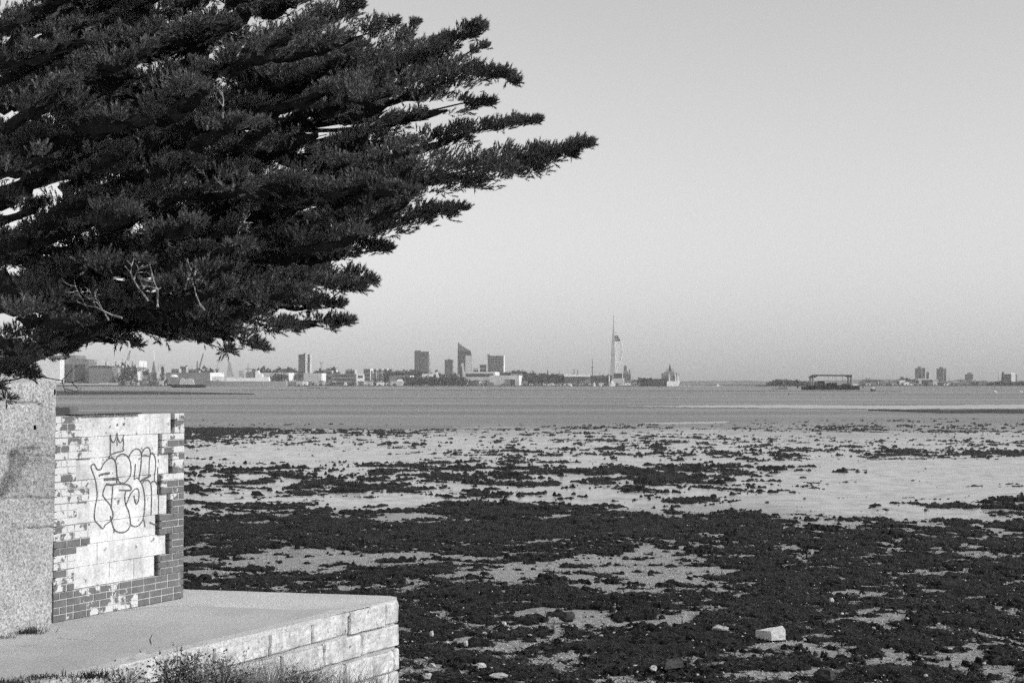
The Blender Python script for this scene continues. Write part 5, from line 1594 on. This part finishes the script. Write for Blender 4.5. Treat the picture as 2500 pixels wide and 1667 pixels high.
for i in range(6): zt_(z5, 1480 + i * 36, 515 + rtr.uniform(-6, 14), 2840, 'dark tree round the foot of the small square tower', wid=1.0, group='trees round the small square tower')
for i in range(10): zt_(z5, 1180 + i * 30 - 90, 500 + rtr.uniform(-6, 8), 2950, 'low skyline tree left of the balconied tower', wid=1.1, group='skyline trees left of the balconied tower')
for i in range(18): zt_(z6, 80 + i * 26, 735 + rtr.uniform(-14, 18), 2850, 'dark tree in the wooded waterfront left of the terminal', wid=1.1, group='trees of the wooded waterfront')
for i in range(12): zt_(z5, 2180 + i * 22 - 30, 506 + rtr.uniform(-4, 12), 2950, 'low skyline tree right of the square office block', wid=1.1, group='skyline trees right of the square block')
for i in range(8): zt_(z6, 860 + i * 32, 742 + rtr.uniform(-8, 12), 2930, 'dark tree behind the long dark block', wid=1.0, group='trees behind the dark block')
# wooded point and the wood at the right edge: each tree a thing
shore(1865, 2110, 2550, 2650, 'land', 'low wooded point left of the floating dock', 1.2)
for i in range(30):
    X = 236 + i * 15
    y = np.interp(X, [230, 262, 340, 400, 480, 520, 620, 700], [272, 245, 226, 232, 232, 240, 244, 250]) + rtr.uniform(-6, 8)
    zt_(z7, X, y, 2570 + rtr.random() * 60, 'dark tree on the wooded point', wid=1.5, group='trees on the wooded point', zb=1.0)
for i in range(26):
    X = 2052 + i * 13
    y = np.interp(X, [2050, 2075, 2140, 2250, 2400], [275, 250, 240, 246, 242]) + rtr.uniform(-8, 8)
    zt_(z7, X, y, 2860 + rtr.random() * 40, 'dark tree in the wood at the right end of the shore', wid=1.6, group='trees in the wood on the right', zb=1.0)
for i in range(9): zt_(z7, 1330 + i * 17, 232 - 26 * math.exp(-((i - 2) / 1.4) ** 2) + rtr.uniform(-6, 6), 2960, 'dark tree left of the twin towers', wid=1.0, group='trees left of the twin towers')
for i in range(30): zt_(z7, 990 + i * 36, 262 + rtr.uniform(-10, 8), 2930, 'low tree along the right far shore', wid=1.2, group='low trees along the right shore')

# every shed and tree of a row gets the words that find it
ORD = 'first second third fourth fifth sixth seventh eighth ninth tenth eleventh twelfth thirteenth fourteenth fifteenth sixteenth seventeenth eighteenth nineteenth twentieth'.split()
ORD += ['twenty-' + w for w in ORD[:9]] + ['thirtieth'] + ['thirty-' + w for w in ORD[:9]]
MARK = [(170, 'the ship hall'), (300, 'the long white shed'), (450, 'the black barge'), (590, 'the warship'), (743, 'the striped tower'), (830, 'the dark warehouse'), (930, 'the five apartment blocks'), (1035, 'the balconied tower'), (1095, 'the small square tower'), (1135, 'the slanted tower'),
        (1210, 'the square office block'), (1310, 'the wooded waterfront'), (1410, 'the tented terminal'), (1497, 'the sail tower'), (1590, 'the supply ship'), (1990, 'the floating dock'), (2120, 'the water towers'), (2245, 'the tall twin towers'), (2300, 'the right twin towers'), (2370, 'the stepped tower'), (2480, 'the sunlit slab')]
seen_ = {}
for a, word, root in sorted(SHEDS, key=lambda s: s[0]):
    lm = min(MARK, key=lambda k: abs(k[0] - a))[1]
    seen_.setdefault((word, lm), []).append(root)
for (word, lm), roots in seen_.items():
    for i, root in enumerate(roots):
        root['label'] = (word + ' waterfront shed nearest below ' + lm) if len(roots) == 1 else ORD[i] + ' from the left of the ' + word + ' waterfront sheds below ' + lm
for grp, items in ROWS_.items():
    for i, (a, root) in enumerate(sorted(items, key=lambda s: s[0])):
        if i < len(ORD): root['label'] = ORD[i] + ' from the left, ' + root['label']

# ------------------------------------------------------------------ stones on the shore
def rock(name, label, cat, c, size, yaw, m, seed, cuboid=0.0, group=None, sink=.28):
    r = np.random.default_rng(seed)
    n = 7; k = 5; v = []
    for i in range(1, k):
        for j in range(n):
            a = math.pi * i / k; b = 2 * math.pi * j / n
            d = np.array([math.sin(a) * math.cos(b), math.sin(a) * math.sin(b), math.cos(a)])
            if cuboid: d = d / (np.abs(d) ** (2 + 6 * cuboid)).sum() ** (1 / (2 + 6 * cuboid))
            v.append(d * (1 + r.uniform(-.27, .2) * (1 - .5 * cuboid)))
    v = np.array(v) * np.array(size) / 2
    f = []
    for i in range(k - 2):
        for j in range(n): f.append((i * n + j, (i + 1) * n + j, (i + 1) * n + (j + 1) % n, i * n + (j + 1) % n))
    f.append(tuple(range(n))); f.append(tuple(range((k - 1) * n - 1, (k - 2) * n - 1, -1)))
    q = MB(); q.add([tuple(p) for p in v], f)
    o = q.build(name, M[m]); o.location = (c[0], c[1], c[2] + size[2] / 2 - sink * size[2]); o.rotation_euler.z = yaw
    return tag(o, label, cat, group)
M['dark_rock'] = speckle('dark_rock', 0.02, 0.07, 5, 30)
M['pale_rock'] = speckle('pale_rock', 0.28, 0.58, 5, 24, pits=9)
def mz(p, extra=0.05): return float(mud_z(np.array([p.x]), np.array([p.y]))[0]) + extra
def on_mud(px, py): 
    p = ground(px, py, 1.1)
    for _ in range(4): p = ground(px, py, mz(p))
    return p
M['block_stone'] = speckle('block_stone', 0.48, 0.78, 5, 24, pits=9)
# squared block: a dark end face turned to the left, pale long face and top
p = on_mud(1899, 1560)
s_ = p.y / FPX
q = MB()
W, H_, Dp = 36 * s_, 26 * s_, 0.38
v = [(0, 0, 0), (W, .04, 0), (W + .03, Dp, 0), (-.21, .22, 0), (.0, 0, H_ * .86), (W, .04, H_ * 1.0), (W + .01, Dp * .9, H_ * 1.06), (-.20, .23, H_ * .74)]
q.add(v, [(3, 2, 1, 0), (0, 1, 5, 4), (1, 2, 6, 5), (2, 3, 7, 6), (3, 0, 4, 7), (4, 5, 6, 7)])
me = q.mesh('stone_block')
import bmesh
bm_ = bmesh.new(); bm_.from_mesh(me)
bmesh.ops.bevel(bm_, geom=list(bm_.edges), offset=0.006, segments=1, affect='EDGES')
bmesh.ops.subdivide_edges(bm_, edges=[e for e in bm_.edges if e.calc_length() > .1], cuts=3, use_grid_fill=True)
rr = random.Random(2)
for vv in bm_.verts: vv.co += Vector((rr.uniform(-1, 1), rr.uniform(-1, 1), rr.uniform(-1, 1))) * .004
bm_.to_mesh(me); bm_.free()
o = link('stone_block', me, M['block_stone']); o.location = (p.x - W * .45, p.y, p.z - .02)
tag(o, 'big squared pale stone block lying alone on the dark seaweed', 'stone block')
STN = [(1386, 1515, .26, .17, .17, 'dark_rock', 'dark upright rock left of the grey mud patch'), (1640, 1632, .34, .2, .17, 'dark_rock', 'dark rounded rock below and left of the squared block'),
       (1596, 1637, .22, .13, .09, 'pale_rock', 'flat pale stone just left of the dark rounded rock'), (2018, 1664, .3, .22, .2, 'dark_rock', 'dark pointed rock at the bottom edge under the squared block'),
       (1758, 1540, .3, .16, .12, 'pale_rock', 'rough pale stone a little left of the squared block'), (1174, 1632, .17, .12, .11, 'pale_rock', 'pale stone low on the weed to the right of the sea wall'),
       (1054, 1553, .1, .08, .13, 'pale_rock', 'upright pale stone near the corner of the sea wall'), (1137, 1575, .1, .09, .11, 'pale_rock', 'small pale stone between the sea wall and the dark upright rock'),
       (1231, 1528, .09, .07, .10, 'pale_rock', 'little pale stone below the dark mats'), (1216, 1656, .26, .15, .1, 'pale_rock', 'broad pale stone at the bottom edge of the weed'), (1043, 1655, .14, .1, .09, 'pale_rock', 'pale stone right beside the foot of the sea wall'),
       (1964, 1564, .07, .05, .04, 'pale_rock', 'little bright pebble just right of the squared block'), (1056, 1630, .14, .09, .08, 'pale_rock', 'pale rounded stone close to the sea wall'), (1120, 1514, .12, .08, .08, 'dark_rock', 'small dark stone left of the dark upright rock'),
       (2030, 1470, .1, .07, .12, 'pale_rock', 'tiny upright pale stone far right behind the squared block'), (1580, 1555, .09, .06, .05, 'pale_rock', 'small pale stone on the weed left of the rough pale stone')]
for i, (x, y, w, d, h, m, lb) in enumerate(STN):
    pp = on_mud(x, y); rock('stone', lb, 'stone', (pp.x, pp.y, pp.z + .02), (w, d, h) if m == 'dark_rock' else (w * .9, d * .8, h * .75), i * .7, m, 50 + i, .25)
rs_ = np.random.default_rng(77)
cnt = 0
mesh0 = None
for i in range(26):
    x = rs_.uniform(985, 2500); y = 1440 + 225 * rs_.random() ** .7
    pp = on_mud(x, y)
    sz = rs_.uniform(.025, .06)
    o = rock('stone', 'small pale stone among the near seaweed', 'stone', (pp.x, pp.y, pp.z + .03), (sz * 1.4, sz, sz * .6), rs_.uniform(0, 6), 'pale_rock', 300 + i % 9, .15, 'small pale stones among the near seaweed')

# ------------------------------------------------------------------ plants by the walls
def shrub(name, label, cat, c, rad, n, m, seed, twigs=14, droop=.3):
    root = thing(name, label, cat)
    r = np.random.default_rng(seed)
    q = MB()
    tips = []
    for k in range(twigs):
        a = r.uniform(0, 6.283); e = r.uniform(.25, 1.35); l = rad * r.uniform(.6, 1.25)
        d = Vector((math.cos(a) * math.cos(e), math.sin(a) * math.cos(e), math.sin(e)))
        p1 = Vector(c) + d * l * .5; p2 = Vector(c) + d * l + Vector((r.uniform(-.1, .1), r.uniform(-.1, .1), -droop * l * r.random()))
        q.tube([c, p1, p2], [.007, .004, .002], 4); tips += [(p1, p2)]
    tag(q.build('stems', M['bark'], root), kind='stuff')
    P = []
    for i in range(n):
        p1, p2 = tips[r.integers(len(tips))]
        t = r.random() ** .8
        P.append(np.array(p1.lerp(p2, t)) + r.normal(0, rad * .13, 3))
    P = np.array(P)
    D = r.normal(0, 1, (n, 3)) + np.array([0, 0, .4]); Fm = frames(D)
    leaf = np.array([(0, 0, 0), (.32, 0, .5), (0, 0, 1), (-.32, 0, .5)])
    s = r.uniform(.018, .042, n)
    X = np.einsum('nij,kj->nki', Fm, leaf) * s[:, None, None] + P[:, None]
    F = (np.array([(0, 1, 2), (0, 2, 3)])[None] + 4 * np.arange(n)[:, None, None]).reshape(-1, 3)
    tag(link('foliage', np_mesh('foliage', X.reshape(-1, 3), F), M[m], root), kind='stuff')
    return settle(root)
def wall_foot(px, py, Y): return at(px, py, Y)
shrub('shrub', 'straggly dark shrub growing against the sea wall by the walkway end', 'shrub', wall_foot(425, 1690, 11.6), .34, 1500, 'shrub', 1, 40)
shrub('shrub', 'thin leafy shrub right of the darkest one at the sea wall', 'shrub', wall_foot(545, 1685, 11.9), .30, 700, 'shrub', 2, 34)
shrub('shrub', 'low bush at the left end of the sea wall', 'shrub', wall_foot(300, 1700, 11.2), .22, 600, 'shrub', 3, 26)
shrub('shrub', 'small grey-leaved bush under the middle of the sea wall', 'shrub', wall_foot(735, 1705, 12.8), .26, 900, 'dry_grass', 4, 30)
def tuft(label, c, n, hmin, hmax, spread, rad, m, seed):
    r = np.random.default_rng(seed)
    xs = c.x + r.normal(0, rad, n); ys = c.y + r.normal(0, rad * .6, n)
    V, F = blades(0, xs, ys, np.full(n, c.z) - .01, hmin, hmax, spread, .0035, seed)
    o = link('grass_tuft', np_mesh('grass_tuft', V - np.array([c.x, c.y, c.z]), F), M[m]); o.location = c
    return tag(o, label, 'grass tuft')
M['tuft_dark'] = leaf_mat('tuft_dark', .02, .07, .2, 12)
tuft('dark weed tuft at the foot of the concrete wall', ground(65, 1544, PZ) , 420, .03, .10, .8, .09, 'tuft_dark', 1)
tuft('tiny weed tuft at the far left foot of the concrete wall', ground(8, 1556, PZ), 120, .02, .05, .9, .06, 'tuft_dark', 2)
tuft('dark trailing tuft on the near corner of the walkway', ground(105, 1652, PZ + .01), 300, .02, .05, 1.2, .10, 'tuft_dark', 3)
tuft('low weed tuft where the walkway crumbles beside the shrub', ground(225, 1650, PZ + .01), 300, .03, .09, 1.0, .08, 'tuft_dark', 4)
tuft('dark tuft in the very corner of the walkway', ground(30, 1666, PZ + .01), 300, .02, .06, 1.0, .10, 'tuft_dark', 5)
tuft('stiff dry grass tuft rising against the right part of the sea wall', Vector((-1.95, 13.4, 2.02)), 130, .3, .6, .35, .14, 'dry_grass', 6)
tuft('tall dry grass tuft in the middle of the sea wall', Vector((-2.45, 12.6, 2.12)), 150, .3, .62, .4, .14, 'dry_grass', 7)
tuft('thin dry grass tuft near the corner of the sea wall', Vector((-1.45, 14.4, 1.75)), 90, .3, .55, .4, .14, 'dry_grass', 8)

# ------------------------------------------------------------------ haze
hz = MB(); hz.box((-5600, -60, -1.5), (5600, 5600, 172))
me = hz.mesh('haze')
m = bpy.data.materials.new('haze_air'); m.use_nodes = True
nt = m.node_tree; nt.nodes.clear()
pv = nt.nodes.new('ShaderNodeVolumePrincipled')
pv.inputs['Color'].default_value = (1, 1, 1, 1)
pv.inputs['Density'].default_value = 0.00007
pv.inputs['Anisotropy'].default_value = 0.0
out = nt.nodes.new('ShaderNodeOutputMaterial'); nt.links.new(pv.outputs[0], out.inputs['Volume'])
o = link('haze', me, m); tag(o, 'pale sea haze over the harbour', kind='stuff')
